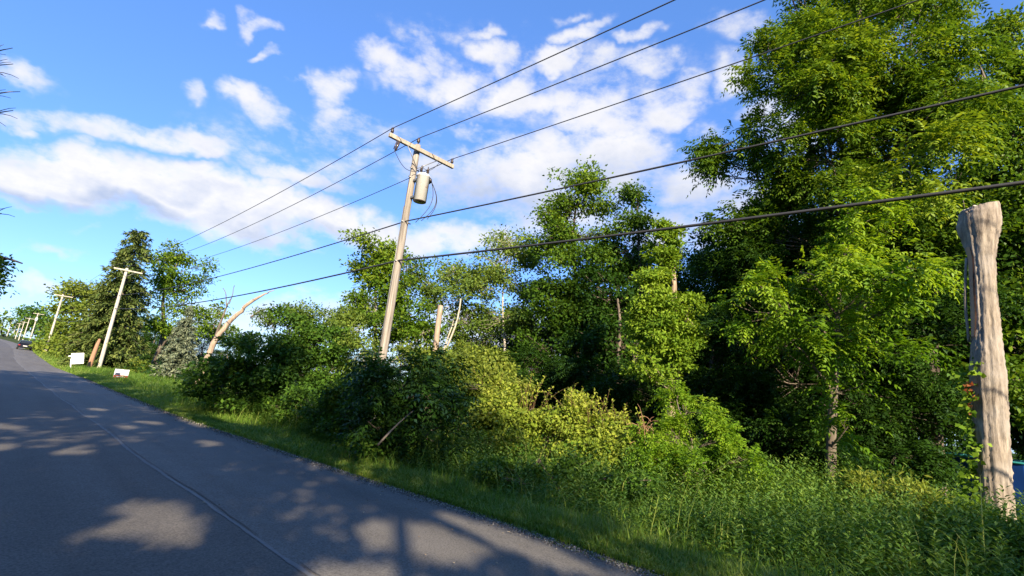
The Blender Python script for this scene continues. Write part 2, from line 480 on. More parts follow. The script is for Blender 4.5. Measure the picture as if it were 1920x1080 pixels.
def unit(v):
    return v / (np.linalg.norm(v, axis=-1, keepdims=True) + 1e-9)


UP = np.array([0., 0., 1.])


def leaf_quads(P, Dv, Nv, ln, wd, fold=.15, jit=None):
    """rhombic leaf from base P along Dv, normal Nv; ln, wd arrays"""
    ln = np.asarray(ln)[:, None]; wd = np.asarray(wd)[:, None]
    W = unit(np.cross(Nv, Dv)); Nn = np.cross(Dv, W)
    tip = P + Dv * ln - Nn * ln * .12
    mid = P + Dv * ln * .45
    return np.stack([P, mid + W * wd * .5 + Nn * wd * fold, tip, mid - W * wd * .5 + Nn * wd * fold], 1)


def fronds(rng, P, Dv, L, pairs, ll, lw, droop=.35, flat=.75):
    """compound leaves: paired leaflets along a drooping rachis"""
    n = len(P); k = pairs
    t = (np.arange(k) + .6) / k
    t = np.repeat(t, 2)
    side = np.tile([1., -1.], k)
    t = np.append(t, 1.0); side = np.append(side, 0.0)
    m = len(t)
    Dv = unit(Dv)
    S = unit(np.cross(Dv, UP + rng.normal(0, .25, (n, 3))))
    Nn = unit(np.cross(S, Dv))
    pos = P[:, None] + Dv[:, None] * (L[:, None, None] * t[None, :, None]) - UP * (droop * L[:, None] * t[None] ** 2)[..., None]
    tang = unit(Dv[:, None] - UP * (2 * droop * t[None, :, None]))
    ld = np.where(side[None, :, None] == 0, tang, S[:, None] * side[None, :, None] * .85 + tang * .5 - UP * .22)
    ld = unit(ld + rng.normal(0, .12, (n, m, 3)))
    nv = unit(Nn[:, None] * flat + UP * (.3) + rng.normal(0, .3, (n, m, 3)))
    size = (np.sin(np.clip(t, 0, 1) * 2.6 + .35) * .35 + .7)
    lls = ll * size[None] * rng.uniform(.8, 1.2, (n, m)); lws = lw * size[None] * rng.uniform(.8, 1.2, (n, m))
    Q = leaf_quads(pos.reshape(-1, 3), ld.reshape(-1, 3), nv.reshape(-1, 3), lls.reshape(-1), lws.reshape(-1))
    return Q, m


def wob(rng):
    K = rng.normal(0, 1, (7, 3)); K = unit(K) * rng.uniform(2.2, 6.5, (7, 1)); ph = rng.uniform(0, 6.28, 7); am = 1 / (1 + np.arange(7) * .35)
    am /= am.sum()
    return lambda d: (np.sin(d @ K.T + ph) * am).sum(-1)


def clumps_in_lobe(rng, c, r, n, inner=.45, rag=.38):
    # boughs first, then clumps of leaves in flat layers round every bough
    r = np.asarray(r, float)
    nb = max(5, n // 11)
    d = unit(rng.normal(0, 1, (nb, 3)))
    f = wob(rng)
    rr = (inner ** 3 + (1 - inner ** 3) * rng.uniform(0, 1, nb)) ** (1 / 3)
    rr = rr * (1 + rag * f(d) * 1.8)
    bc = d * r * rr[:, None]
    k = rng.integers(0, nb, n)
    rb = np.clip(.30 * r.mean(), .12, 1.3)
    off = np.clip(rng.normal(0, 1, (n, 3)), -1.9, 1.9) * np.array([1, 1, .36]) * rb * .62
    p = bc[k] + off
    p[:, 2] -= .25 * np.maximum(0, (off * d[k]).sum(1))
    d = unit(unit(p / r) + off / rb * .5)
    p = c + p
    g = wob(rng)
    keep = g(p * .9) > -.22          # hollows so the sky and the dark interior show through
    return p[keep], d[keep]


def make_leaves(rng, P, Dout, spread, per, style, size, light=.5):
    """clumps P with outward directions -> quads + tint"""
    n = len(P)
    ct = light + rng.normal(0, .12, n)  # tint per lobe: sunlit parts of a crown coloured paler, shaded parts darker
    if style == 'frond':
        rep = per
        C = np.repeat(P, rep, 0); O = np.repeat(Dout, rep, 0); tt = np.repeat(ct, rep)
        dv = unit(O * .55 + rng.normal(0, .62, C.shape) + UP * .18)
        base = C + rng.normal(0, 1, C.shape) * spread * .45
        L = rng.uniform(.75, 1.2, len(C)) * size * 3.6
        pairs = 5
        Q, m = fronds(rng, base, dv, L, pairs, size, size * .40)
        T = np.repeat(tt + rng.normal(0, .10, len(C)), m) + rng.normal(0, .07, len(Q))
    else:
        rep = per
        C = np.repeat(P, rep, 0); O = np.repeat(Dout, rep, 0); tt = np.repeat(ct, rep)
        g = rng.normal(0, 1, C.shape) * np.array([1, 1, .62])
        base = C + g * spread * .62
        dv = unit(unit(g) * .6 + O * .3 + rng.normal(0, .5, C.shape) - UP * .15)
        nv = unit(UP * .75 + O * .45 + rng.normal(0, .45, C.shape))
        ln = size * rng.uniform(.7, 1.3, len(C)); ratio = .3 if style == 'narrow' else .62
        Q = leaf_quads(base, dv, nv, ln, ln * ratio)
        T = tt + rng.normal(0, .13, len(Q))
    return Q, T


def curve_pts(a, b, n=6, lift=.15, rng=None, jit=.04):
    a = np.asarray(a, float); b = np.asarray(b, float); t = np.linspace(0, 1, n)[:, None]
    p = a + (b - a) * t + UP * (np.sin(t * PI) * lift * np.linalg.norm(b - a))
    if rng is not None:
        ln_ = np.linalg.norm(b - a); q = rng.normal(0, 1, (3, 3)); tt = t * PI
        p += jit * ln_ * (np.sin(tt) * q[0] + .6 * np.sin(2 * tt) * q[1] + .35 * np.sin(3 * tt) * q[2])
    return p


def m_radius(px, py, D, rx, ry):
    d = np.array([px - CX, CY - py, -FPX]); c = FPX / np.linalg.norm(d)
    return rx * D * c * c / FPX, ry * D * c / FPX


LAI = 5.0


def tree(name, label, cat, base, lobes, seed, mat='leaf_maple', style='leaf', size=.11, per=26, dens=1.0, spread=.42,
         trunk_r=.18, bark='bark', trunk_top=None, light=.5, group=None, inner=.45, trunk_bend=.03, cull=None, twig=.35, rag=.38, clump_vol=.35, extra_trunks=()):
    """lobes: (px,py,D,rx_px,ry_px[,light]) or ('m',x,y,z,rx,ry,rz[,light]) -> a tree of trunk + crown"""
    rng = np.random.default_rng(seed)
    bx, by = base; bz = float(gz(bx, by)); b = np.array([bx, by, bz])
    root = empty(name, b, label, cat, group)
    W = []
    for lb in lobes:
        if lb[0] == 'm':
            c = np.array(lb[1:4], float); r = np.array(lb[4:7], float); li = lb[7] if len(lb) > 7 else light
        else:
            c = at(lb[0], lb[1], lb[2]); a, h = m_radius(*lb[:5]); r = np.array([a, a, h]); li = lb[5] if len(lb) > 5 else light
        W.append((c, r, li))
    top = np.array(trunk_top, float) if trunk_top is not None else max((w[0] for w in W), key=lambda c: c[2])
    n = 12
    tp = curve_pts(b - UP * .1, top, n, 0, rng, trunk_bend)
    tr = trunk_r * (1 - np.linspace(0, 1, n) ** 1.1 * .85); tr[0] *= 1.35
    mb = MB(); mb.tube(tp, tr, 9)
    for a_, b_, r_ in extra_trunks:
        mb.tube(curve_pts(a_, b_, 8, 0, rng, .02), np.linspace(r_, r_ * .35, 8), 6)
    QS, TS = [], []
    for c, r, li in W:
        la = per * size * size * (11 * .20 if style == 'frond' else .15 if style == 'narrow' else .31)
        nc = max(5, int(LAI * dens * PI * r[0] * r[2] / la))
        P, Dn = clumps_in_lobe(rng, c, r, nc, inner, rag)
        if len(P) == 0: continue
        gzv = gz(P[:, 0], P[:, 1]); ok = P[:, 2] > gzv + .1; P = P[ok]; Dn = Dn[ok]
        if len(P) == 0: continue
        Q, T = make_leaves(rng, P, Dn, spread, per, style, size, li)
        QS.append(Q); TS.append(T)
        hd = np.linalg.norm(tp[:, :2] - c[:2], axis=1)
        want = c[2] - .7 * hd
        i = int(np.argmin(np.abs(tp[:, 2] - want) + hd * .3)); i = min(i, n - 2)
        if hd.min() > .25 * r[0] or True:
            lp = curve_pts(tp[i], c, 6, .06, rng, .04); r0 = min(tr[i] * .55, .02 + .018 * np.linalg.norm(c - tp[i]))
            if cull is None or cull(lp[1:]).all(): mb.tube(lp, np.linspace(max(r0, .015), .012, 6), 5, False)
        pick = rng.choice(len(P), min(len(P), int(len(P) * twig) + 1, 70), replace=False)
        for j in pick:
            k = rng.integers(2, 6)
            if cull is not None: continue
            mb.tube(curve_pts(lp[k], P[j], 4, -.04, rng, .05), np.linspace(.016, .006, 4) * min(1.6, max(.6, trunk_r / .15)), 3, False)
    Q = np.concatenate(QS); T = np.concatenate(TS)
    if cull is not None:
        k = cull(Q.mean(1)); Q = Q[k]; T = T[k]
    mb.build('trunk', bark, root, origin=b)
    quads_mesh('crown', Q, T, mat, root, b)
    return root


def copy_tree(root, loc, rz, sc, label=None, group=None):
    c = root.copy(); COL.objects.link(c); c.location = [float(v) for v in loc]; c.rotation_euler = (0, 0, rz); c.scale = (sc[0], sc[0], sc[1])
    if label: c['label'] = label
    if group: c['group'] = group
    for ch in list(root.children):
        d = ch.copy(); COL.objects.link(d); d.parent = c
    return c


#@@GROUND
# ------------------------------------------------------------------ ground, road
def grid_mesh(name, xs, ys, zf, mat, attrs=None, kind='structure'):
    X, Y = np.meshgrid(xs, ys, indexing='ij')
    Z = zf(X, Y)
    V = np.stack([X, Y, Z], -1).reshape(-1, 3)
    nx, ny = len(xs), len(ys)
    f = []
    for i in range(nx - 1):
        for j in range(ny - 1):
            a = i * ny + j; f.append((a, a + ny, a + ny + 1, a + 1))
    me = bpy.data.meshes.new(name); me.from_pydata(V.tolist(), [], f)
    me.polygons.foreach_set('use_smooth', np.ones(len(f), bool))
    o = link_mesh(name, me, mat); o['kind'] = kind
    return o


def ground_z(X, Y):
    z = gz(X, Y)
    e = lerp_tab(EDGE_TAB, Y)
    on = (X < e + .15) & (X > e - 7.6)
    return np.where(on, lerp_tab(Z_TAB, Y) - .07, z)


xs = np.unique(np.concatenate([np.linspace(-4000, -100, 14), np.linspace(-100, -8, 16), np.linspace(-8, 2, 12), np.arange(2, 30, .45), np.linspace(30, 120, 24), np.linspace(120, 4000, 16)]))
ys = np.unique(np.concatenate([np.linspace(-4000, -60, 14), np.linspace(-60, -8, 14), np.arange(-8, 40, .5), np.linspace(40, 140, 60), np.linspace(140, 700, 50), np.linspace(700, 4000, 10)]))
grid_mesh('ground', xs, ys, ground_z, 'soil_grass')


def build_road():
    ys = np.unique(np.concatenate([np.linspace(-400, -10, 40), np.arange(-10, 40, .12), np.linspace(40, 120, 120), np.linspace(120, 800, 120)]))
    rng = np.random.default_rng(3)
    e = lerp_tab(EDGE_TAB, ys)
    # smooth the table so the edge has no corners
    k = np.ones(9) / 9
    ed = np.convolve(np.pad(e, 4, 'edge'), k, 'valid')
    rag = np.convolve(rng.normal(0, 1, len(ys) + 4), np.ones(5) / 5, 'valid') * .045 + .04 * np.sin(ys * 2.3) * np.sin(ys * .9)
    ed2 = ed + rag * (ys < 60)
    seam = seam_x(ys)
    z = lerp_tab(Z_TAB, ys)
    seam = np.where(ys > 75, ed - 2.4, seam)
    cols = [ed - 7.4, ed - 7.2, ed - 5, seam - .02, seam + .02, seam + .8, ed - .8, ed2 - .12, ed2]
    zo = [-.1, 0, .02, .03, .03, .025, .012, 0, -.05]
    V = np.stack([np.stack([c, ys, z + o], 1) for c, o in zip(cols, zo)], 0)
    nc, ny = len(cols), len(ys); f = []
    for i in range(nc - 1):
        for j in range(ny - 1):
            a = i * ny + j; f.append((a, a + ny, a + ny + 1, a + 1))
    me = bpy.data.meshes.new('road'); me.from_pydata(V.reshape(-1, 3).tolist(), [], f)
    a = me.attributes.new('lane', 'FLOAT', 'POINT')
    lane = np.concatenate([np.full(ny, v) for v in (0, 0, .15, 0, 1, .8, .75, .9, .9)])
    a.data.foreach_set('value', lane.astype(np.float32))
    o = link_mesh('road', me, 'asphalt'); o['kind'] = 'structure'
    # pale joint down the middle
    ys2 = np.arange(-2, 75, .1)
    s = seam_x(ys2); w = .010 + .012 * np.abs(np.sin(ys2 * 1.3) * np.sin(ys2 * .37 + 1)) + rng.uniform(0, .014, len(ys2))
    off = np.convolve(rng.normal(0, 1, len(ys2) + 6), np.ones(7) / 7, 'valid') * .018
    z2 = lerp_tab(Z_TAB, ys2) + .034
    V = np.concatenate([np.stack([s - w + off, ys2, z2], 1), np.stack([s + w + off, ys2, z2], 1)])
    n = len(ys2)
    me = bpy.data.meshes.new('road_joint'); me.from_pydata(V.tolist(), [], [(i, n + i, n + i + 1, i + 1) for i in range(n - 1)])
    o = link_mesh('road_joint', me, 'seam_tar'); o['kind'] = 'structure'


def road_details():
    rng = np.random.default_rng(9)
    for nm, y0, y1, o0, w0 in (('road_crack', 5.2, 13.5, .055, .011), ('road_crack', 16, 24, .05, .012), ('road_crack', 1.0, 4.4, .07, .008)):
        ys = np.arange(y0, y1, .07); n = len(ys)
        off = o0 + np.cumsum(rng.normal(0, .0035, n)); w = w0 * np.sin(np.linspace(.05, PI - .05, n)) ** .5 * rng.uniform(.6, 1.4, n)
        s = seam_x(ys) + off; z = lerp_tab(Z_TAB, ys) + .0365
        V = np.concatenate([np.stack([s - w, ys, z], 1), np.stack([s + w, ys, z], 1)])
        me = bpy.data.meshes.new(nm); me.from_pydata(V.tolist(), [], [(i, n + i, n + i + 1, i + 1) for i in range(n - 1)])
        o = link_mesh(nm, me, 'crack_tar'); o['kind'] = 'structure'
    n = 16000
    y = np.concatenate([rng.uniform(-1, 14, n * 3 // 4), rng.uniform(14, 40, n // 4)]); x = lerp_tab(EDGE_TAB, y) - .10 + rng.normal(0, .10, n)
    z = lerp_tab(Z_TAB, y) + np.where(x < lerp_tab(EDGE_TAB, y) - .05, .008, -.03) + rng.uniform(0, .012, n)
    s_ = rng.uniform(.006, .022, n) * np.where(y > 14, 1.5, 1)
    a = rng.uniform(0, 6.28, n); P = np.stack([x, y, z], 1)
    d = np.stack([np.cos(a), np.sin(a), rng.normal(0, .3, n)], 1)
    Q = leaf_quads(P, unit(d), unit(UP + rng.normal(0, .5, (n, 3))), s_ * 1.3, s_, fold=.5)
    o = quads_mesh('gravel', Q, rng.uniform(0, 1, n), 'gravel_bits'); o['kind'] = 'stuff'
    tag(o, 'loose gravel and litter crumbs along the edge of the asphalt', 'gravel')
    n = 260   # fallen leaves on the asphalt
    y = rng.uniform(2, 25, n); x = lerp_tab(EDGE_TAB, y) - rng.exponential(.9, n) - .1; ok = x > -2
    x, y = x[ok], y[ok]; n = len(x); a = rng.uniform(0, 6.28, n); e_ = lerp_tab(EDGE_TAB, y)
    P = np.stack([x, y, lerp_tab(Z_TAB, y) + .042], 1); ln = rng.uniform(.02, .045, n)
    Q = leaf_quads(P, np.stack([np.cos(a), np.sin(a), np.zeros(n)], 1), unit(UP + rng.normal(0, .2, (n, 3))), ln, ln * .6)
    o = quads_mesh('fallen_leaves', Q, rng.uniform(.2, 1, n), 'dry_stem'); o['kind'] = 'stuff'
    tag(o, 'small dry leaves scattered on the asphalt', 'leaves')


def seam_x(y):
    return lerp_tab([(-400, 4), (0, 2.3), (4.3, 2.12), (8, 1.92), (11.6, 1.84), (22, 1.68), (40, 1.55), (75, 1.3), (100, .9)], y) + .02 * np.sin(np.asarray(y) * 1.1)


build_road()
road_details()


def thin_quads(rng, P, H, W, lean, curve=.35):
    """grass blades as bent quads"""
    n = len(P); a = rng.uniform(0, 2 * PI, n)
    d = np.stack([np.cos(a), np.sin(a), np.zeros(n)], 1)
    s = np.stack([-np.sin(a), np.cos(a), np.zeros(n)], 1)
    ln = (lean * rng.uniform(.3, 1.4, n) * H)[:, None]
    mid = P + UP * (H * .6)[:, None] + d * ln * .35
    tip = P + UP * (H * (1 - curve * rng.uniform(0, 1, n)))[:, None] + d * ln
    w = s * W[:, None]
    return np.concatenate([np.stack([P - w * .5, P + w * .5, mid + w * .42, mid - w * .42], 1), np.stack([mid - w * .42, mid + w * .42, tip + w * .05, tip - w * .05], 1)]), d


def build_grass():
    rng = np.random.default_rng(11)
    QS, TS = [], []
    # (y0, y1, offset0, offset1, count, height, width)
    for y0, y1, o0, o1, n, h, w in [(-1.5, 8, -.04, 1.7, 80000, .15, .010), (8, 20, -.05, 1.9, 70000, .17, .013), (20, 45, -.06, 2.6, 60000, .20, .022),
                                    (45, 130, -.1, 3.5, 50000, .25, .045), (-1.5, 22, .5, 5.5, 26000, .34, .012), (20, 62, 1.2, 5, 36000, .42, .024), (-1.5, 30, .9, 4.5, 600, .85, .012)]:
        y = rng.uniform(y0, y1, n); o = o0 + (o1 - o0) * rng.uniform(0, 1, n) ** .85
        x = lerp_tab(EDGE_TAB, y) + o
        patch = .80 + .32 * np.sin(x * 2.1 + y * 1.3) * np.sin(y * .9 - x)
        H = h * rng.uniform(.5, 1.35, n) * patch * np.clip(.45 + o * .9, .45, 1.25)
        P = np.stack([x, y, ground_z(x, y) - .01], 1)
        P[:, 2] = np.maximum(P[:, 2], lerp_tab(Z_TAB, y) - .12)
        Q, _ = thin_quads(rng, P, H, w * rng.uniform(.7, 1.3, n), .75)
        QS.append(Q); TS.append(np.tile(.46 + .12 * np.sin(x * 1.7 + y * .8) * np.sin(y * 1.9) + rng.normal(0, .19, n) + (.5 if n == 600 else .16 if h < .26 else 0), 2))
    o = quads_mesh('grass', np.concatenate(QS), np.concatenate(TS), 'grass_blade'); o['kind'] = 'stuff'
    tag(o, 'short bright green grass growing along the asphalt edge', 'grass')


def build_weeds():
    """tall leafy weeds (goldenrod like): stems with whorls of narrow leaves"""
    rng = np.random.default_rng(12)
    n = 8200
    y = np.concatenate([rng.uniform(-3, 9, 6000), rng.uniform(9, 24, 2200)])
    o = np.concatenate([1.2 + 7.2 * rng.uniform(0, 1, 6000) ** .8, 1.4 + 3.5 * rng.uniform(0, 1, 2200)])
    x = lerp_tab(EDGE_TAB, y) + o
    hgt = (.34 + .50 * np.clip((o - 1.2) / 1.8, 0, 1)) * rng.uniform(.55, 1.25, n) * (1 + .25 * np.sin(x * 1.4 + y * .9) * np.sin(y * .8 - x * .5))
    base = np.stack([x, y, gz(x, y)], 1)
    lean = rng.normal(0, .14, (n, 2)) * hgt[:, None]
    K = 22
    t = (np.arange(K) + 1.0) / K
    pos = base[:, None] + UP * (hgt[:, None] * t[None])[..., None]
    pos[..., :2] += lean[:, None] * (t[None, :, None] ** 1.6)
    a = (np.arange(K) * 2.4)[None] + rng.uniform(0, 6.28, (n, 1)) + rng.normal(0, .3, (n, K))
    up = .25 + .6 * t[None] ** 2
    dv = unit(np.stack([np.cos(a), np.sin(a), np.broadcast_to(up, a.shape) * 1.0], -1))
    nv = unit(UP + rng.normal(0, .2, dv.shape) - dv * .3)
    size = np.broadcast_to((.135 * (1 - .55 * t))[None], a.shape) * rng.uniform(.7, 1.3, a.shape) * (.7 + .6 * hgt[:, None])
    Q = leaf_quads(pos.reshape(-1, 3), dv.reshape(-1, 3), nv.reshape(-1, 3), size.reshape(-1), size.reshape(-1) * .27)
    tt = .34 + rng.normal(0, .13, (n, 1)) + .28 * t[None] + rng.normal(0, .08, a.shape)
    # broadleaf fill low between the stems
    m = 75000
    yy = rng.uniform(-3, 24, m); oo = 1.2 + 8.5 * rng.uniform(0, 1, m) ** .9
    oo = np.where(yy > 9, 1.2 + (oo - 1.2) * .45, oo)
    xx = lerp_tab(EDGE_TAB, yy) + oo
    zz = gz(xx, yy) + rng.uniform(.02, .40, m) * np.clip((oo - .9) / 1.5, .3, 1)
    aa = rng.uniform(0, 6.28, m)
    dd = unit(np.stack([np.cos(aa), np.sin(aa), rng.normal(.1, .3, m)], 1))
    ln = rng.uniform(.04, .10, m)
    Q2 = leaf_quads(np.stack([xx, yy, zz], 1), dd, unit(UP + rng.normal(0, .35, (m, 3))), ln, ln * .6)
    ob = quads_mesh('roadside_weeds', np.concatenate([Q, Q2]), np.concatenate([tt.reshape(-1), .35 + rng.normal(0, .15, m)]), 'weed_leaf')
    ob['kind'] = 'stuff'; tag(ob, 'dense knee high green weeds filling the verge in front of the trees', 'weeds')


def build_understory():
    rng = np.random.default_rng(13)
    QS, TS = [], []
    for x0, x1, y0, y1, n, h, s in [(12.5, 30, -8, 16, 50000, .6, .13), (9, 34, 14, 50, 60000, 1.1, .18), (8, 60, 45, 120, 30000, 1.6, .35), (28, 60, -10, 60, 30000, 2.2, .35)]:
        x = rng.uniform(x0, x1, n); y = rng.uniform(y0, y1, n)
        hh = h * (.45 + .55 * np.abs(np.sin(x * .8 + y * .33) * np.sin(y * .6 - x * .4)))
        z = gz(x, y) + hh * rng.uniform(0, 1, n) ** .7
        a = rng.uniform(0, 6.28, n)
        dd = unit(np.stack([np.cos(a), np.sin(a), rng.normal(0, .35, n)], 1))
        ln = s * rng.uniform(.6, 1.3, n)
        QS.append(leaf_quads(np.stack([x, y, z], 1), dd, unit(UP + rng.normal(0, .4, (n, 3))), ln, ln * .55)); TS.append(.45 + rng.normal(0, .2, n))
    o = quads_mesh('undergrowth', np.concatenate(QS), np.concatenate(TS), 'leaf_wood'); o['kind'] = 'stuff'
    tag(o, 'dark low undergrowth covering the woodland floor', 'undergrowth')


build_grass(); build_weeds(); build_understory()

#@@POLES
# ------------------------------------------------------------------ utility poles and wires
FAR = [tuple(at(*a)) for a in ((72, 587, 185), (56, 596, 215), (46, 603, 250), (38, 606, 285), (31, 609, 320), (23, 600, 330))]
POLE_XY = [(7.86, 13.08), (6.71, 58.67), (5.13, 105.0)] + [(a[0], a[1]) for a in FAR]
POLE_GZ = {}


def make_pole(x, y, gzv, top, main=False, label='', detail=True, transformer=False):
    b = np.array([x, y, gzv])
    r = empty('utility_pole', b, label, 'utility pole', 'wooden utility poles along the road')
    mb = MB(); n = 14
    t = np.linspace(0, 1, n)
    H = top - gzv
    rad = (.128 - .03 * t) if main else (.165 - .05 * t)
    p = b + UP * (t * (H + .4) - .4)[:, None]
    mb.tube(p, rad, 14)
    mb.build('pole_shaft', 'pole_wood' if main else 'pole_wood_pale', r, origin=b)
    # crossarm square to the line
    mb = MB(); ang = .0
    az = top - .22
    mb.box((x + .12, y - .17, az), (2.5 if main else 2.2, .10, .13))
    mb.build('crossarm', 'arm_wood' if main else 'pole_wood_pale', r, smooth=False, origin=(x, y, az), bevel=.008)
    if not detail: return r
    for sx in (-1, 1):
        mb = MB(); mb.tube([(x + .12 + sx * .62, y - .20, az - .03), (x + .02, y - .15, az - .62)], .014, 5)
        mb.build('brace', 'metal', r, origin=(x, y, az))
    for ox in (-1.17, 1.17):
        mb = MB(); mb.lathe((x + .12 + ox, y - .17, az + .065), [(.012, 0), (.012, .05), (.05, .055), (.055, .075), (.035, .09), (.05, .10), (.045, .13), (.03, .15), (.03, .17), (.045, .175), (.035, .20)], 10)
        mb.build('insulator', 'insulator', r, origin=(x, y, az))
    mb = MB(); mb.lathe((x, y, top - .02), [(.018, -.05), (.018, .12), (.055, .13), (.06, .15), (.035, .165), (.055, .18), (.05, .215), (.03, .235), (.045, .245), (.035, .27)], 10)
    mb.build('insulator', 'insulator', r, origin=(x, y, az))
    if main:
        # cut-out fuse below the arm
        mb = MB(); fx = x - .78
        mb.tube([(fx, y - .20, az - .06), (fx - .03, y - .23, az - .16), (fx - .10, y - .25, az - .42)], [.02, .045, .035], 8)
        mb.tube([(fx - .12, y - .30, az - .12), (fx - .20, y - .32, az - .44)], .018, 6)
        mb.build('fuse_cutout', 'insulator', r, origin=(x, y, az))
        # transformer can
        tb = np.array([x + .13, y - .42, 0])
        tz = 7.08
        mb = MB(); R_ = .205
        mb.lathe((tb[0], tb[1], tz), [(R_ - .02, .03), (R_ - .02, 0), (R_, 0), (R_, .80), (R_ + .015, .805), (R_ + .015, .84), (R_ - .03, .90), (.08, .925)], 28)
        can = mb.build('transformer', 'transformer_paint', r, origin=(tb[0], tb[1], tz + .4))
        mb = MB(); mb.lathe((tb[0], tb[1], tz - .012), [(R_ - .012, 0), (R_ - .012, .02)], 28)  # dark disk standing in for the shade under the can
        o = mb.build('underside_shade', 'insulator', None, origin=(x, y, az)); o.parent = can; o.location = Vector((x, y, az)) - r.location - can.location
        for ox, oy in ((-.08, .05), (.10, -.04)):
            mb = MB(); mb.lathe((tb[0] + ox, tb[1] + oy, tz + .95), [(.03, 0), (.03, .04), (.055, .05), (.03, .08), (.05, .09), (.028, .12), (.045, .13), (.02, .18), (.012, .24)], 10)
            o = mb.build('bushing', 'insulator', None, origin=(x, y, az)); o.parent = can; o.location = Vector((x, y, az)) - r.location - can.location
        mb = MB()
        for k in range(3):
            a = -.9 + k * .45
            mb.lathe((tb[0] + (R_ + .04) * math.cos(a), tb[1] + (R_ + .04) * math.sin(a), tz + .68), [(.02, 0), (.04, .02), (.04, .07), (.02, .10)], 8)
        o = mb.build('terminal', 'insulator', None, origin=(x, y, az)); o.parent = can; o.location = Vector((x, y, az)) - r.location - can.location
        for hz in (.15, .72):
            mb = MB(); mb.box((x + .03, y - .2, tz + hz), (.12, .22, .06))
            mb.build('mounting_bracket', 'metal', r, smooth=False, origin=(x, y, az))
        # drip loops
        mb = MB()
        nz = 6.42
        e = np.array([tb[0] + .27, tb[1] - .10, tz + .72])
        for k, (s_, w_) in enumerate([(.16, .35), (.25, .28), (.20, .2)]):
            q = np.array([x + .12, y - .10 - .5 * (k + 1) * .6, nz - .02])
            t_ = np.linspace(0, 1, 14)[:, None]
            pts = e * (1 - t_) + q * t_ + np.array([s_, -w_ * .5, 0]) * np.sin(t_ * PI)
            mb.tube(pts, .011, 5)
        t_ = np.linspace(0, 1, 12)[:, None]
        a1 = np.array([x - .95, y - .30, az - .46]); a2 = np.array([x - .02, y - .2, az - .75])
        mb.tube(a1 * (1 - t_) + a2 * t_ - UP * .22 * np.sin(t_ * PI), .009, 5)
        a1 = np.array([x + .9, y - .16, az + .1]); a2 = np.array([x + .05, y - .35, tz + 1.15])
        mb.tube(a1 * (1 - t_) + a2 * t_ - UP * .25 * np.sin(t_ * PI), .008, 5)
        a1 = np.array([x + .02, y - .18, az - .7]); a2 = np.array([tb[0] - .08, tb[1] + .05, tz + 1.15])
        mb.tube(a1 * (1 - t_) + a2 * t_ + np.array([.12, 0, .1]) * np.sin(t_ * PI), .009, 5)
        mb.build('jumper_wire', 'wire', r, origin=(x, y, az))
        # conduit-like ground wire and guard at the bolt heads
        mb = MB()
        mb.tube([(x - .15, y - .03, 6.9), (x - .155, y - .03, 5.0), (x - .165, y - .03, .3)], .012, 5)
        for zz in (8.2, 7.9, 6.42, 5.16):
            mb.tube([(x - .17, y - .05, zz), (x + .17, y - .05, zz)], .022, 6)
        mb.build('ground_wire', 'metal', r, origin=(x, y, az))
    elif transformer:
        mb = MB(); mb.lathe((x, y - .45, top - 2.2), [(.23, 0), (.25, .02), (.25, .85), (.1, .95)], 12)
        mb.build('transformer', 'white_paint', r, origin=(x, y, top))
    return r


PLAB = ['nearest weathered utility pole with crossarm and rusty transformer, behind the dark rounded sumac bush',
        'bright utility pole beside the broken brown post stub, second nearest pole',
        'pale utility pole rising from the yellow hedge just right of the dark car',
        'far small utility pole carrying a light transformer near the top, above the dark car',
        'thin far utility pole just left of the far pole with the transformer',
        'third tiny pole counted leftwards from the far transformer pole',
        'second tiny pole from the left end of the far row',
        'first tiny pole from the left end of the far row, shortest looking one',
        'pale far pole standing slightly taller at the very left end of the row']
tops = []
for i, (x, y) in enumerate(POLE_XY):
    g = float(gz(x, y)); top = g + 9.15 if i else 9.05
    if i == 1: top = 9.1
    if i == 2: top = 8.95
    if i > 2: top = FAR[i - 3][2]
    make_pole(x, y, g, top, i == 0, PLAB[i], True, i == 3)
    tops.append(top)


def wire(label, name, pts, r, group):
    """pts: list of attach points with sag to next: (x,y,z,sag)"""
    mb = MB(); P = []
    for a, b in zip(pts[:-1], pts[1:]):
        L_ = math.dist(a[:3], b[:3]); n = 25
        for i in range(n):
            t = i / n
            P.append((a[0] + (b[0] - a[0]) * t, a[1] + (b[1] - a[1]) * t, a[2] + (b[2] - a[2]) * t - 4 * a[3] * t * (1 - t)))
    P.append(pts[-1][:3])
    mb.tube(P, r, 5)
    tag(mb.build(name, 'wire', None, origin=pts[1][:3]), label, 'wire', group)


def line(ox, oy, dz, sags, label, name, r, group, drop=0):
    pts = [(9.0 + ox, -32.5, tops[0] + dz, sags[0])]
    for i, (x, y) in enumerate(POLE_XY):
        pts.append((x + ox, y + oy, tops[i] + dz + (drop if i == 0 else 0), sags[1] if i == 0 else .8))
    pts[-1] = pts[-1][:3] + (0,)
    wire(label, name, pts, r, group)


G = 'power and cable lines running between the poles'
line(-1.05, -.17, .04, (.36, .78), 'topmost thin power line, on the road side end of the crossarm', 'power_line', .013, G)
line(0, 0, .25, (.42, .95), 'middle thin power line on the pin above the pole top', 'power_line', .013, G)
line(1.29, -.17, .04, (.28, .75), 'third thin power line on the outer end of the crossarm', 'power_line', .013, G)
line(-.05, -.14, -2.62, (.42, .45), 'wavy twisted service line meeting the pole just below the transformer', 'power_line', .02, G)
line(-.06, -.17, -3.88, (.46, .50), 'thick black cable, lowest of the lines across the sky', 'communication_cable', .028, G)

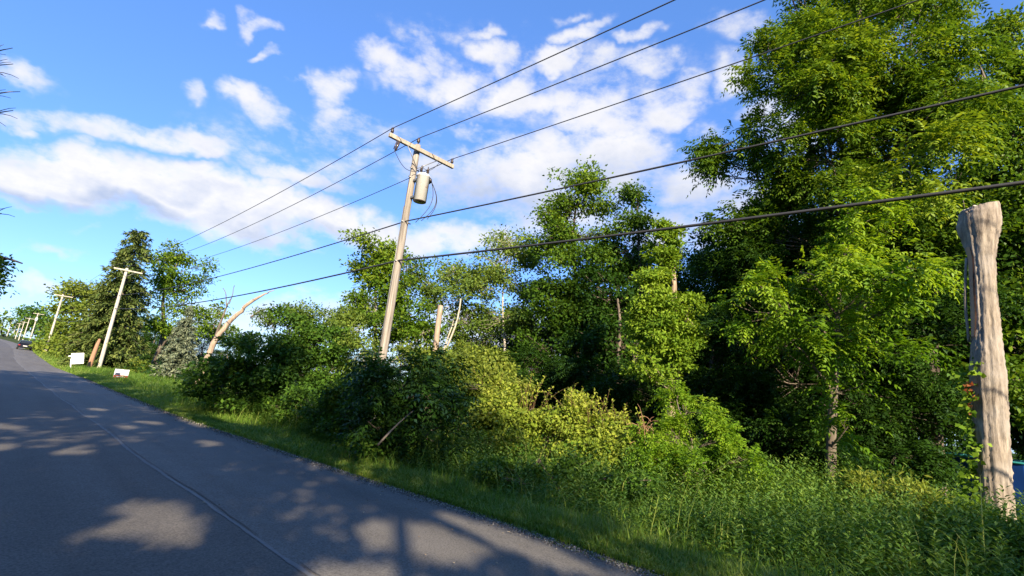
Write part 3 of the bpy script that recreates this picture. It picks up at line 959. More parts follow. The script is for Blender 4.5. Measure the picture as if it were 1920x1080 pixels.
# brown broken stub beside the second pole
mb = MB()
b = np.array([6.0, 58.3, float(gz(6.0, 58.3))])
mb.tube([b - UP * .2, b + (.02, 0, 1.2), b + (.1, 0, 2.4), b + (.16, 0, 2.9)], [.22, .18, .15, .09], 9)
tag(mb.build('broken_post', 'post_brown', None, origin=b), 'reddish brown broken post stub leaning against the second nearest utility pole', 'post stub')

#@@SIGNS
# ------------------------------------------------------------------ signs, car, pool
def view_axes(p):
    """horizontal facing toward the eye"""
    d = -np.array([p[0], p[1]]); d /= np.linalg.norm(d)
    return math.atan2(d[1], d[0])


def rotz(a):
    return np.array([[math.cos(a), -math.sin(a), 0], [math.sin(a), math.cos(a), 0], [0, 0, 1]])


def yard_sign():
    p = np.array([5.55, 38.6, 0]); p[2] = float(gz(p[0], p[1]))
    r = empty('yard_sign', p, 'small white and blue yard sign with red lower band standing in the verge grass', 'yard sign')
    Rz = rotz(view_axes(p) + .25)      # local x faces the viewer
    def bx(name, mat, y0, y1, z0, z1, x=0., th=.012, parent=r):
        mb = MB(); c = Rz @ np.array([x, (y0 + y1) / 2, 0]); mb.box(p + c + UP * (z0 + z1) / 2, (th, y1 - y0, z1 - z0), Rz)
        o = mb.build(name, mat, None, smooth=False, origin=p); o.parent = parent; o.location = (0, 0, 0); return o
    bx('sign_panel', 'sign_white', -.36, .36, .30, .82)
    bx('sign_band', 'sign_red', -.355, .355, .302, .46, .010, .012)
    bx('sign_picture', 'sign_dark', -.30, -.05, .46, .60, .010, .01)
    bx('sign_writing', 'sign_white', -.22, .22, .36, .40, .020, .01)
    for s in (-1, 1): bx('stake', 'metal', s * .25 - .006, s * .25 + .006, -.1, .30)


yard_sign()


def white_sign():
    p = np.array([4.68, 56.8, 0]); p[2] = float(gz(p[0], p[1]))
    r = empty('white_sign', p, 'blank white panel sign on a post, left of the second utility pole', 'sign')
    Rz = rotz(view_axes(p) + .15)
    tl = Rz @ np.array([[1, 0, 0], [0, math.cos(.18), -math.sin(.18)], [0, math.sin(.18), math.cos(.18)]])
    for nm, c, s in (('sign_panel', (0, .22, .98), (.05, .84, .92)), ('post', (-.06, -.10, .42), (.07, .07, .95)), ('arm', (-.02, -.26, 1.12), (.06, .30, .10))):
        mb = MB(); mb.box(p + Rz @ np.array(c), s, tl); o = mb.build(nm, 'white_paint', None, False, p, .01); o.parent = r; o.location = (0, 0, 0)


white_sign()


def car():
    c = np.array([3.0, 116.0, float(lerp_tab(Z_TAB, 116.0)) + .03])
    r = empty('parked_car', c, 'dark car seen from behind far down the road', 'car')
    def part(mb, n, m, sm=False, bev=.0, par=r):
        o = mb.build(n, m, None, sm, c, bev); o.parent = par; o.location = (0, 0, 0); return o
    # side profile extruded, narrowed greenhouse
    mb = MB()
    prof = [(0, .28), (0, .75), (.15, .95), (.9, 1.02), (3.4, .95), (4.3, .78), (4.4, .3)]
    vs = [(c[0] + s * .9, c[1] + a, c[2] + z) for s in (-1, 1) for a, z in prof]; n = len(prof)
    mb.add(vs, [tuple(range(n)), tuple(range(2 * n - 1, n - 1, -1))] + [(i, n + i, n + (i + 1) % n, (i + 1) % n) for i in range(n)])
    part(mb, 'body', 'car_paint', False, .05)
    mb = MB()
    pr = [(.25, .99, .82), (.75, 1.46, .66), (1.9, 1.50, .66), (2.9, 1.0, .80)]
    vs = [(c[0] + s * w, c[1] + a, c[2] + z) for s in (-1, 1) for a, z, w in pr]
    mb.add(vs, [(0, 1, 2, 3), (7, 6, 5, 4)] + [(i, 4 + i, 4 + (i + 1) % 4, (i + 1) % 4) for i in range(4)])
    part(mb, 'cabin', 'car_paint', False, .03)
    mb = MB()
    a, b_ = pr[0], pr[1]
    vs = [(c[0] - a[2] * .85, c[1] + a[0] + .03, c[2] + a[1] + .06), (c[0] + a[2] * .85, c[1] + a[0] + .03, c[2] + a[1] + .06), (c[0] + b_[2] * .88, c[1] + b_[0] - .06, c[2] + b_[1] - .03), (c[0] - b_[2] * .88, c[1] + b_[0] - .06, c[2] + b_[1] - .03)]
    mb.add(vs, [(0, 1, 2, 3)]); part(mb, 'rear_window', 'car_glass')
    for s in (-1, 1):
        mb = MB(); mb.box(c + (s * .74, -.01, .74), (.24, .05, .16)); part(mb, 'tail_light', 'tail_light')
        for a in (.8, 3.5):
            mb = MB(); mb.tube([c + (s * .72, a, .33), c + (s * .92, a, .33)], .33, 18)
            w = part(mb, 'wheel', 'tyre')
    mb = MB(); mb.box(c + (0, -.02, .62), (.52, .04, .13)); part(mb, 'licence_plate', 'plate')
    mb = MB(); mb.box(c + (0, -.05, .42), (1.7, .12, .16)); part(mb, 'bumper', 'car_paint', False, .02)


car()


def pool():
    c = np.array([23.4, -1.0, float(gz(23.4, -1.0))])
    r = empty('blue_pool', c, 'dark blue low round wall with turquoise rim behind the dead trunk', 'pool')
    mb = MB(); k = 48; R0 = 3.6
    a = np.arange(k) * 2 * PI / k
    rr = R0 + .012 * np.cos(np.arange(k) * PI)
    vs = [(c[0] + rr[j] * math.cos(a[j]), c[1] + rr[j] * math.sin(a[j]), c[2] + z) for z in (-.1, 1.32) for j in range(k)]
    mb.add(vs, [(j, (j + 1) % k, k + (j + 1) % k, k + j) for j in range(k)])
    mb.build('pool_wall', 'pool_blue', r, False, c)
    mb = MB(); mb.tube([(c[0] + R0 * math.cos(t), c[1] + R0 * math.sin(t), c[2] + 1.35) for t in np.linspace(0, 2 * PI, 60)], .035, 8)
    mb.build('pool_rim', 'pool_rail', r, True, c)
    mb = MB()
    mb.lathe((c[0], c[1], c[2] + .95), [(R0 - .03, 0), (R0 - .04, .01)], 40)
    mb.build('pool_water', 'pool_blue', r, True, c)


pool()

#@@DEAD
# ------------------------------------------------------------------ dead trunks
def dead_trunk():
    """tall topped trunk at the right, profile read from the photograph's proportions"""
    rng = np.random.default_rng(5)
    x, y = 12.15, .30; b = np.array([x, y, float(gz(x, y))])
    r = empty('dead_tree', b, 'tall bare dead tree trunk with flared sawn top standing at the right', 'dead tree')
    k, n = 64, 150
    H = 6.0 - b[2]
    t = np.linspace(0, 1, n)
    zt = [0, .02, .06, .2, .4, .50, .56, .62, .75, .84, .90, .945, .98, 1.0]
    rt = [.34, .27, .235, .215, .215, .235, .210, .185, .168, .172, .230, .285, .280, .262]
    R0 = np.interp(t, zt, rt)
    a = np.arange(k) * 2 * PI / k
    f1 = wob(rng); f2 = wob(rng); f3 = wob(rng); vs = []
    # horizontal axis across the view (camera's right at this azimuth)
    for i in range(n):
        cx_ = x + .03 * math.sin(t[i] * 5); cy_ = y + .035 * math.sin(t[i] * 4 + 1) - .02 * t[i]
        if t[i] > .88: cy_ -= (t[i] - .88) * .25
        dd = np.stack([np.cos(a), np.sin(a), np.full(k, t[i] * 1.6)], 1)
        ridges = .014 * np.sin(a * 9 + 3 * math.sin(t[i] * 6)) + .010 * np.sin(a * 17 + t[i] * 9)
        R = R0[i] * (1 + .10 * f1(dd * 1.1)) + ridges * .55 + .008 * f2(dd * [3.2, 3.2, 5.0]) + .008 * f3(dd * [9, 9, 3.0]) + rng.normal(0, .005, k)
        if .80 < t[i] < .985:      # knot shoulder on the road side
            R += .05 * np.exp(-((a - 1.7) / .5) ** 2) * math.exp(-((t[i] - .925) / .035) ** 2)
        z = b[2] - .15 + (H + .15) * t[i]
        zz = np.full(k, z)
        if i >= n - 3: zz = z + .07 * np.sin(a - 3.9) + rng.normal(0, .006, k)
        vs += [(cx_ + R[j] * math.cos(a[j]), cy_ + R[j] * math.sin(a[j]), zz[j]) for j in range(k)]
    fs = [(i * k + j, i * k + (j + 1) % k, (i + 1) * k + (j + 1) % k, (i + 1) * k + j) for i in range(n - 1) for j in range(k)]
    mb = MB(); mb.add(vs, fs); mb.build('trunk', 'dead_wood', r, True, b)
    ring = np.array(vs[-k:]); cen = ring.mean(0)
    cv = [tuple(q) for q in ring] + [tuple(cen + (q - cen) * .6 + (0, 0, .018 + rng.normal(0, .006))) for q in ring] + [tuple(cen + (0, 0, .01))]
    cf = [(j, (j + 1) % k, k + (j + 1) % k, k + j) for j in range(k)] + [(k + j, k + (j + 1) % k, 2 * k) for j in range(k)]
    mb = MB(); mb.add(cv, cf); mb.build('sawn_top', 'bark_pale', r, False, b)
    # reddish bare strip and the loose bark beside it (on the left as seen from the road)
    ang = 2.15
    def pt(tv, an, ex):
        R = np.interp(tv, zt, rt) + ex; return np.array([x + .03 * math.sin(tv * 5) + R * math.cos(an), y + .035 * math.sin(tv * 4 + 1) - .02 * tv + R * math.sin(an), b[2] + H * tv])
    tv = np.linspace(.60, .87, 16)
    vs = [pt(q, ang + .30 + .05 * math.sin(q * 40) , .022) for q in tv] + [pt(q, ang - .18 + .08 * math.sin(q * 23), .022) for q in tv]
    mb = MB(); mb.add(vs, [(i, 16 + i, 17 + i, i + 1) for i in range(15)]); mb.build('bare_strip', 'inner_wood', r, True, b)
    tv = np.linspace(.585, .84, 14)
    vs = []
    for off, ex in ((0, 0), (.12, .018)):
        vs += [pt(q, 1.72 + off + .05 * math.sin(q * 31), .035 + .05 * math.sin((q - .58) / .26 * PI) + ex) for q in tv]
    mb = MB(); mb.tube([pt(q, 1.82, .03 + .05 * math.sin((q - .585) / .255 * PI)) for q in tv], .022, 6); mb.build('loose_bark', 'dead_wood', r, True, b)
    mb = MB(); q = pt(1.0, 1.9, -.08); mb.tube([q, q + (.0, .01, .16)], .005, 4); mb.build('twig', 'bark', r, True, b)
    # ivy up the left side
    P = []
    for q in np.linspace(.07, .52, 42): P.append(pt(q, 2.0 + rng.normal(0, .35), .05 + abs(rng.normal(0, .05))))
    P = np.array(P)
    C = np.repeat(P, 9, 0) + rng.normal(0, .055, (len(P) * 9, 3))
    dv = unit(np.array([-.3, .6, -.5]) + rng.normal(0, .5, C.shape)); nv = unit(np.array([-.8, .3, .35]) + rng.normal(0, .35, C.shape))
    ln = rng.uniform(.06, .12, len(C))
    iv = quads_mesh('ivy', leaf_quads(C, dv, nv, ln, ln * .85), .5 + rng.normal(0, .2, len(C)), 'leaf_vine', None, b)
    tag(iv, 'green ivy climbing the left side of the tall dead trunk', 'ivy')
    m = 26; P2 = np.array([pt(rng.uniform(.37, .47), 2.1 + rng.normal(0, .3), .07) for _ in range(m)])
    ln = rng.uniform(.05, .10, m)
    rl = quads_mesh('red_leaves', leaf_quads(P2, unit(np.array([-.2, .5, -.6]) + rng.normal(0, .4, P2.shape)), unit(np.array([-.8, .3, .3]) + rng.normal(0, .3, P2.shape)), ln, ln * .8), .5 + rng.normal(0, .25, m), 'red_leaf', iv, b)


dead_trunk()


def leaning_trunk():
    rng = np.random.default_rng(8)
    D = 36.0
    pts = np.array([at(378, 690, D), at(398, 645, D), at(426, 608, D), at(458, 576, D - .3), at(492, 552, D - .6), at(514, 544, D - .9)])
    b = pts[0].copy(); b[2] = float(gz(b[0], b[1])) - .1; pts[0] = b
    r = empty('dead_tree', b, 'leaning orange brown broken trunk with forked bare top beyond the dark bushes', 'dead tree')
    mb = MB(); t = np.linspace(0, 1, 24); P = np.stack([np.interp(t, np.linspace(0, 1, 6), pts[:, i]) for i in range(3)], 1)
    P[1:-1] += rng.normal(0, .03, P[1:-1].shape)
    mb.tube(P, np.interp(t, [0, .3, .7, .85, 1], [.19, .155, .10, .045, .02]), 10)
    mb.build('trunk', 'bark_orange', r, True, b)
    for A, B_, r0 in (((402, 640), (432, 560), .10), ((470, 595), (520, 573), .07), ((425, 575), (418, 540), .04), ((430, 570), (440, 535), .03)):
        mb = MB(); mb.tube(curve_pts(at(*A, D), at(*B_, D + .5), 8, .05, rng, .03), np.linspace(r0, .02, 8), 5)
        mb.build('branch', 'bark', r, True, b)


leaning_trunk()


def snag(px_b, px_t, D, r0, r1, label, mat='bark_orange', bend=0.01, name='dead_tree'):
    rng = np.random.default_rng(int(px_b[0]))
    t = at(*px_t, D); q = at(*px_b, D); b = q.copy(); b[2] = float(gz(b[0], b[1]))
    b[:2] = q[:2] + (q[:2] - t[:2]) * (q[2] - b[2]) / max(.5, (t[2] - q[2])) * .8
    mb = MB(); n = 12; mb.tube(curve_pts(b - UP * .1, t, n, 0, rng, bend), np.linspace(r0, r1, n), 8)
    tag(mb.build(name, mat, None, True, b), label, 'dead tree')


snag((818, 640), (826, 573), 19, .13, .10, 'short bare orange brown snag sticking up right of the transformer pole')
snag((846, 640), (864, 560), 21, .06, .03, 'thin pale bent dead stem just right of the short bare snag', 'bark_pale', .04)

#@@TREES
# ------------------------------------------------------------------ the big trees at the right
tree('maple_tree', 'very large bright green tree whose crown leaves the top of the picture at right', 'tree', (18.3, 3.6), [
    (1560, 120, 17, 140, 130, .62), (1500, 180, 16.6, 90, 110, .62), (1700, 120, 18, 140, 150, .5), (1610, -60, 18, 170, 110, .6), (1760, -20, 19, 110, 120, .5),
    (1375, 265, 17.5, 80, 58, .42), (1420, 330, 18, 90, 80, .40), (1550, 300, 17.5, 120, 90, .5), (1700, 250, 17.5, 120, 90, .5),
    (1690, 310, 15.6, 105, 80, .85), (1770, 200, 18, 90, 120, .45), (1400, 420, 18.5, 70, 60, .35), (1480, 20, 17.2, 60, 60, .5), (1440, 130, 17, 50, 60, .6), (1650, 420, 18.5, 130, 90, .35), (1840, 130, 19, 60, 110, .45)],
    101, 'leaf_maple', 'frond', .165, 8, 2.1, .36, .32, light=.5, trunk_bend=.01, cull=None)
tree('young_walnut_tree', 'slender tree with bright drooping compound leaves in front of the big tree', 'tree', (14.55, 3.25), [
    (1500, 510, 14, 100, 45, .75), (1450, 560, 14, 75, 35, .7), (1580, 455, 14, 75, 45, .8), (1690, 490, 14, 90, 42, .8), (1620, 405, 14.2, 60, 45, .8), (1545, 590, 13.9, 90, 40, .7), (1650, 545, 14, 90, 35, .6),
    (1480, 640, 14, 70, 35, .5), (1720, 560, 14.2, 60, 40, .5), (1600, 640, 14.6, 110, 40, .35), (1585, 740, 14.4, 36, 40, .45), (1590, 800, 14.3, 34, 40, .45)],
    102, 'leaf_walnut', 'frond', .14, 8, .9, .26, .13, 'bark', trunk_top=at(1592, 400, 14.4), trunk_bend=.008)
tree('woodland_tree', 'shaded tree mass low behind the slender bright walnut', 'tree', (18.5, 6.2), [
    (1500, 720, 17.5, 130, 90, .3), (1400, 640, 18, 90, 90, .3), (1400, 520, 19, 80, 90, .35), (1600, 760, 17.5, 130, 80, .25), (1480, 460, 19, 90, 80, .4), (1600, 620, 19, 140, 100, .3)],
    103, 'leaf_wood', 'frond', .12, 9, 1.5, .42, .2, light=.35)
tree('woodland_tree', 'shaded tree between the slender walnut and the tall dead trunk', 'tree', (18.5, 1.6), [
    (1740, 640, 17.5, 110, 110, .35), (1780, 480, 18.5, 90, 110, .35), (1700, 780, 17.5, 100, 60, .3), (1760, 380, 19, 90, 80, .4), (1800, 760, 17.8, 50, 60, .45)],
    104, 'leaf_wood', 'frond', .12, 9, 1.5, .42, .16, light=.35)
tree('tall_tree', 'tree at the right edge with soft green crown behind the dead trunk top', 'tree', (21.5, -1.8), [
    (1905, 90, 22, 45, 110, .6), (1900, 250, 21, 70, 80, .5), (1890, 400, 20, 70, 90, .4), (1930, 560, 19, 90, 90, .5), (1930, 720, 19, 80, 90, .45), (1850, 330, 22, 70, 60, .4)],
    105, 'leaf_maple', 'leaf', .15, 30, 2.0, .42, .22)
# vine clad trunk
tree('vine_covered_trunk', 'dead orange trunk wrapped in bright yellow green climbing vine', 'vine clad trunk', (14.3, 6.95), [
    (1248, 415, 15.3, 20, 16, .6), (1238, 440, 15.2, 26, 24, .6), (1262, 450, 15.2, 20, 24, .6), (1230, 480, 15.1, 26, 26, .6), (1250, 490, 15.1, 24, 22, .6), (1222, 535, 14.9, 34, 46, .7), (1215, 600, 14.8, 40, 50, .6), (1285, 590, 15.0, 36, 44, .7), (1250, 640, 14.9, 44, 40, .65), (1228, 690, 14.8, 44, 40, .6), (1285, 650, 14.9, 30, 40, .6),
    (1190, 600, 14.9, 16, 20, .6), (1310, 620, 15, 14, 20, .6)],
    106, 'leaf_vine', 'leaf', .095, 20, 2.3, .15, .20, 'bark_orange', trunk_top=at(1245, 432, 15.4), inner=.3, clump_vol=.16, twig=.1)

# woodland, middle
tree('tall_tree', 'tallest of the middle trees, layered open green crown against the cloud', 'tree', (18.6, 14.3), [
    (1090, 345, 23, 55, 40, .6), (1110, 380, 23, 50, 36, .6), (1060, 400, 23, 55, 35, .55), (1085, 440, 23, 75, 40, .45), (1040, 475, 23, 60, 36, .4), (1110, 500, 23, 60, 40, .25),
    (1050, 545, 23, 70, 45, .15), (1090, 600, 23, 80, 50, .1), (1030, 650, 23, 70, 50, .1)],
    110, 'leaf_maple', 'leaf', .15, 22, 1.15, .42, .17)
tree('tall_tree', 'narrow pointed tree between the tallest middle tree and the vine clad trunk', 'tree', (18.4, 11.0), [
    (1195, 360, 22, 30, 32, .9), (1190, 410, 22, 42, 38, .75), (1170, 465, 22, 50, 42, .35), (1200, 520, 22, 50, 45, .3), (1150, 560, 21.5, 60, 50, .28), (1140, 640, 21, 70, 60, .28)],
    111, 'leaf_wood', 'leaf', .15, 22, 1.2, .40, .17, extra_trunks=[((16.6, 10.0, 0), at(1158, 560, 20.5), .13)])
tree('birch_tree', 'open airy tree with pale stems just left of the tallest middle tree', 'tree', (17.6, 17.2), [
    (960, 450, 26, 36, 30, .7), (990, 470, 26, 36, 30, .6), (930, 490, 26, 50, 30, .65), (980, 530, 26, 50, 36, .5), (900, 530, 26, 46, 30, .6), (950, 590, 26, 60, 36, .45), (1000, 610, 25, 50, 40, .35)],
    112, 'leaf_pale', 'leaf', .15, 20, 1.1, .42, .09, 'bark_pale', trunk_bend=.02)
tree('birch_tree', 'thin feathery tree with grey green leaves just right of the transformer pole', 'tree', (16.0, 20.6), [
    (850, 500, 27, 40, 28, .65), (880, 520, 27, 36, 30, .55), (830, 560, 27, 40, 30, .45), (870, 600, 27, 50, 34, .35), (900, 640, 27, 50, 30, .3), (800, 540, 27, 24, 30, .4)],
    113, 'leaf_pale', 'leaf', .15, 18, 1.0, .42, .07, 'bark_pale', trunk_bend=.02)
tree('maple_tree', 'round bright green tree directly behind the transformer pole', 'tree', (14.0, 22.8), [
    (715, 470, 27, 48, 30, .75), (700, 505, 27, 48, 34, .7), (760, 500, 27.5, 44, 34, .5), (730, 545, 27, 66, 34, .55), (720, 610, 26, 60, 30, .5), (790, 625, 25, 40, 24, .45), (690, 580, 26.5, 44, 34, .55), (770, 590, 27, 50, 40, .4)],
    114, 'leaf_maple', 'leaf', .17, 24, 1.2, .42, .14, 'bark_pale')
tree('willow_tree', 'pale green loose tree left of the transformer pole above the bushes', 'tree', (10.6, 22.5), [
    (680, 620, 24, 46, 34, .7), (650, 600, 24, 20, 24, .6), (690, 660, 24, 40, 34, .6), (640, 650, 24, 36, 30, .6)],
    115, 'leaf_pale', 'leaf', .14, 24, 1.3, .40, .08, 'bark_pale')
tree('maple_tree', 'light green rounded tree top showing between the vine clad trunk and the big tree', 'tree', (22.5, 11.5), [
    (1310, 480, 26, 46, 32, .75), (1350, 500, 26, 40, 30, .6), (1290, 560, 26, 60, 50, .3), (1350, 600, 25, 60, 60, .25)],
    116, 'leaf_pale', 'leaf', .15, 26, 1.3, .42, .15)

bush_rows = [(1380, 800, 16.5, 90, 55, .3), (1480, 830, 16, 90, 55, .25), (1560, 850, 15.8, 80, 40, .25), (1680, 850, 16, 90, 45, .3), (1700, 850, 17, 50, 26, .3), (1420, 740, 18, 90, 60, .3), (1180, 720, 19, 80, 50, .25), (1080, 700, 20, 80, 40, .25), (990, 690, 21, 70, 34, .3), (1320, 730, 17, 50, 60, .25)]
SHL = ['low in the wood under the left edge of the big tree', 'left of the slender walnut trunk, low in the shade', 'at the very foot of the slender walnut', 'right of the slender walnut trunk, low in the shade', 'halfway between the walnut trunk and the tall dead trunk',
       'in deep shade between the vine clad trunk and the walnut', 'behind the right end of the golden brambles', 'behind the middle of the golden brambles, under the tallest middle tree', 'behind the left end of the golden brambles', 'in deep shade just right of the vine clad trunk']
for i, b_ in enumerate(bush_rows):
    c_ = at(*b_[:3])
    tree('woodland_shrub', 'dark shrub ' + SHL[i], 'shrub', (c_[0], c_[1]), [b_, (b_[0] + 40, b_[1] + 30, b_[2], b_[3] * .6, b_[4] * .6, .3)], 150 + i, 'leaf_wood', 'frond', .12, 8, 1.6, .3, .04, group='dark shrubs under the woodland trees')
# rows behind: three prototypes copied
protoA = tree('woodland_tree', 'indistinct dark woodland tree deep behind the front trees', 'tree', (24, 14), [
    ('m', 24, 14, 4.5, 2.0, 2.0, 2.4, .3), ('m', 25.2, 14.5, 6.5, 1.6, 1.6, 1.8, .4), ('m', 23, 13.5, 7.5, 1.5, 1.5, 1.6, .45), ('m', 24, 14.3, 9.2, 1.3, 1.3, 1.4, .5), ('m', 22.8, 14.8, 3.0, 1.6, 1.6, 1.2, .3)],
    120, 'leaf_wood', 'leaf', .17, 24, .8, .5, .16, group='dark woodland trees deep behind the front trees')
protoB = tree('woodland_tree', 'indistinct dark woodland tree deep behind the front trees', 'tree', (26, 8), [
    ('m', 26, 8, 3.4, 2.2, 2.2, 1.8, .25), ('m', 26.8, 7, 5.4, 1.8, 1.8, 1.7, .3), ('m', 25.2, 8.6, 6.6, 1.6, 1.6, 1.5, .35), ('m', 26, 8, 8.4, 1.5, 1.5, 1.4, .45)],
    121, 'leaf_wood', 'leaf', .17, 24, .8, .5, .18, group='dark woodland trees deep behind the front trees')
rw = random.Random(4)
WL = 'indistinct dark woodland tree deep behind the front trees'
for i, (px, D, sc) in enumerate([(1010, 27, .72), (960, 30, .62), (1100, 27, .85), (1180, 25, .8), (1240, 22, .75), (1300, 24, .85), (1340, 21, .85), (1400, 22, 1.0), (1470, 23, 1.1), (1540, 22, 1.1), (1610, 23, 1.15), (1680, 22, 1.1), (1750, 24, 1.2),
                                 (1820, 23, 1.1), (1880, 25, 1.1), (930, 34, .72), (870, 36, .6), (820, 38, .5), (1060, 35, .8), (1140, 34, .9), (1220, 31, .95), (1420, 30, 1.1), (1560, 30, 1.2), (1700, 30, 1.2), (1850, 31, 1.2), (1930, 24, 1.0), (1980, 22, 1.0), (1000, 40, .75), (900, 42, .6)]):
    p = at(px, 700, D); pr = (protoA, protoB)[i % 2]
    wl = ('behind the birch and the tallest middle tree' if px < 1080 else 'behind the narrow pointed tree' if px < 1210 else 'behind the vine clad trunk' if px < 1330 else 'behind the left half of the big tree' if px < 1500 else
          'behind the slender walnut' if px < 1650 else 'between the walnut and the tall dead trunk' if px < 1800 else 'behind the tall dead trunk')
    wl = {1340: 'just right of the vine clad trunk', 1470: 'behind the heart of the big tree', 1400: 'behind the left flank of the big tree', 1540: 'just left of the slender walnut', 1680: 'just right of the slender walnut', 1880: 'right of the tall dead trunk', 1820: 'left of the tall dead trunk', 1240: 'behind the upper part of the vine column'}.get(px, wl)
    copy_tree(pr, (p[0], p[1], float(gz(p[0], p[1])) - .1), rw.uniform(0, 6.28), (sc * rw.uniform(.95, 1.15), sc), ('far ' if D > 29 else '') + 'dark woodland tree ' + wl)

FL = 'distant low woodland tree behind the roadside bushes and the spruces'
for i, (px, D, sc) in enumerate([(215, 100, 1.0), (245, 90, .8), (285, 88, .75), (330, 84, .8), (380, 80, .7), (430, 78, .62), (480, 70, .5), (530, 66, .45), (600, 60, .5), (650, 56, .5), (700, 52, .55), (760, 50, .6), (820, 50, .6), (870, 46, .55), (940, 48, .6)]):
    p = at(px, 660, D); pr = (protoA, protoB)[i % 2]
    FL = ('broad ' if i % 2 else 'slim ') + 'distant low tree ' + ('behind the big dark spruce' if px < 300 else 'behind the small blue spruce' if px < 385 else 'behind the leaning broken trunk' if px < 500 else 'behind the large dark bush' if px < 660 else 'behind the transformer pole' if px < 800 else 'seen under the thin feathery tree')
    copy_tree(pr, (p[0], p[1], float(gz(p[0], p[1])) - .1), rw.uniform(0, 6.28), (sc * 1.15, sc * .95), FL, 'distant low trees behind the roadside bushes')

# ------------------------------------------------------------------ bushes
def bush(name, label, lobes, base, seed, mat, style, size, per, dens, spread, light=.45, group=None, rag=.3, vol=.12, inner=.4, cat='bush'):
    rt = tree(name, label, cat, base, lobes, seed, mat, style, size, per, dens, spread, .04, 'bark', None, light, group, inner, .05, None, .25, rag, vol)
    for ch in rt.children:
        ch.name = 'stems' if ch.name.startswith('trunk') else 'foliage'
    return rt


bush('sumac_bush', 'dark rounded sumac bush at the foot of the transformer pole', [
    (750, 682, 11.2, 72, 40, .4), (700, 720, 10.8, 44, 44, .4), (800, 700, 11.2, 50, 42, .35), (835, 745, 11.0, 34, 44, .3), (760, 745, 10.6, 70, 40, .35), (690, 790, 10.4, 34, 34, .35), (830, 800, 10.8, 40, 44, .25), (750, 800, 11.2, 60, 44, .25)],
    (6.7, 9.3), 130, 'leaf_sumac', 'frond', .125, 7, 1.5, .20, .35, rag=.2)
mb = MB(); q = [at(708, 835, 9.6), at(740, 800, 9.7), at(775, 770, 9.9)]
mb.tube(curve_pts(q[0], q[2], 6, .04), np.linspace(.022, .010, 6), 6)
tag(mb.build('fallen_branch', 'bark', None, True, q[0]), 'bare pale stick leaning out of the dark sumac bush', 'branch')
bush('broadleaf_bush', 'large dark green bush mass left of the sumac, in front of the leaning trunk', [
    (540, 625, 18.5, 56, 42, .5), (500, 660, 18, 70, 50, .4), (440, 690, 18.5, 62, 44, .35), (395, 715, 19.5, 46, 34, .3), (590, 650, 17.5, 52, 50, .45), (560, 700, 17, 76, 46, .35), (480, 730, 17.5, 70, 36, .3), (410, 740, 19, 50, 24, .3), (620, 700, 16.5, 40, 44, .45)],
    (7.0, 17.2), 131, 'leaf_shrub', 'leaf', .115, 26, 1.5, .24, .4, rag=.3)
bush('broadleaf_bush', 'grey green shrub with small leaves behind the large dark bush, against the sky', [
    (600, 600, 22, 34, 22, .6), (630, 625, 22, 26, 30, .6), (500, 598, 24, 24, 16, .3), (545, 590, 23, 30, 18, .35)],
    (9.3, 20.5), 132, 'leaf_pale', 'leaf', .10, 26, 1.2, .3, .6)
bush('broadleaf_bush', 'low grey green bush between the large dark bush and the sumac', [
    (610, 770, 13.6, 44, 30, .5), (650, 780, 12.4, 36, 32, .45), (570, 750, 15, 40, 26, .45), (650, 740, 13.2, 36, 30, .45), (530, 765, 15.5, 34, 18, .5), (690, 830, 10.6, 30, 16, .5)],
    (6.8, 12.6), 133, 'leaf_shrub', 'leaf', .075, 30, 1.6, .2, .5)
def tangle(seed, n, top, depth, D0, D1, rx, ry, lv):
    """many small overlapping lobes under an uneven top line"""
    rg = np.random.default_rng(seed); L_ = []
    for k in range(n):
        px = rg.uniform(top[0][0], top[-1][0]); yt = np.interp(px, [t[0] for t in top], [t[1] for t in top])
        v = rg.uniform(0, 1) ** 1.2; f = (px - top[0][0]) / (top[-1][0] - top[0][0])
        L_.append((px, yt + 16 + v * depth + rg.normal(0, 6), (D0 + (D1 - D0) * f) - v * 1.3, rx * rg.uniform(.5, 1.4), ry * rg.uniform(.5, 1.3), lv - .25 * v + rg.normal(0, .10)))
    return L_


bush('yellow_green_bush', 'sunlit yellow green bush spreading right from behind the sumac', tangle(41, 22, [(780, 632), (850, 640), (900, 675), (950, 705)], 90, 16.5, 13.2, 30, 22, .65),
    (9.6, 10.8), 134, 'leaf_hedge', 'leaf', .10, 20, 1.5, .22, .55, rag=.5)
bush('yellow_green_bush', 'fresh green bush right behind the short bare snag, under the feathery tree', tangle(46, 16, [(770, 618), (830, 612), (900, 640), (950, 668)], 60, 21, 18, 32, 22, .6),
    (13.0, 15.6), 140, 'leaf_hedge', 'leaf', .12, 20, 1.4, .26, .55, rag=.5)
bush('bramble_thicket', 'golden sunlit bramble thicket filling the middle of the verge', tangle(42, 46, [(905, 705), (960, 722), (1010, 738), (1080, 742), (1150, 760), (1215, 790)], 95, 13.2, 11.6, 30, 18, .65),
    (9.6, 7.4), 135, 'leaf_bramble', 'leaf', .085, 16, 1.5, .16, .55, rag=.6, cat='brambles')


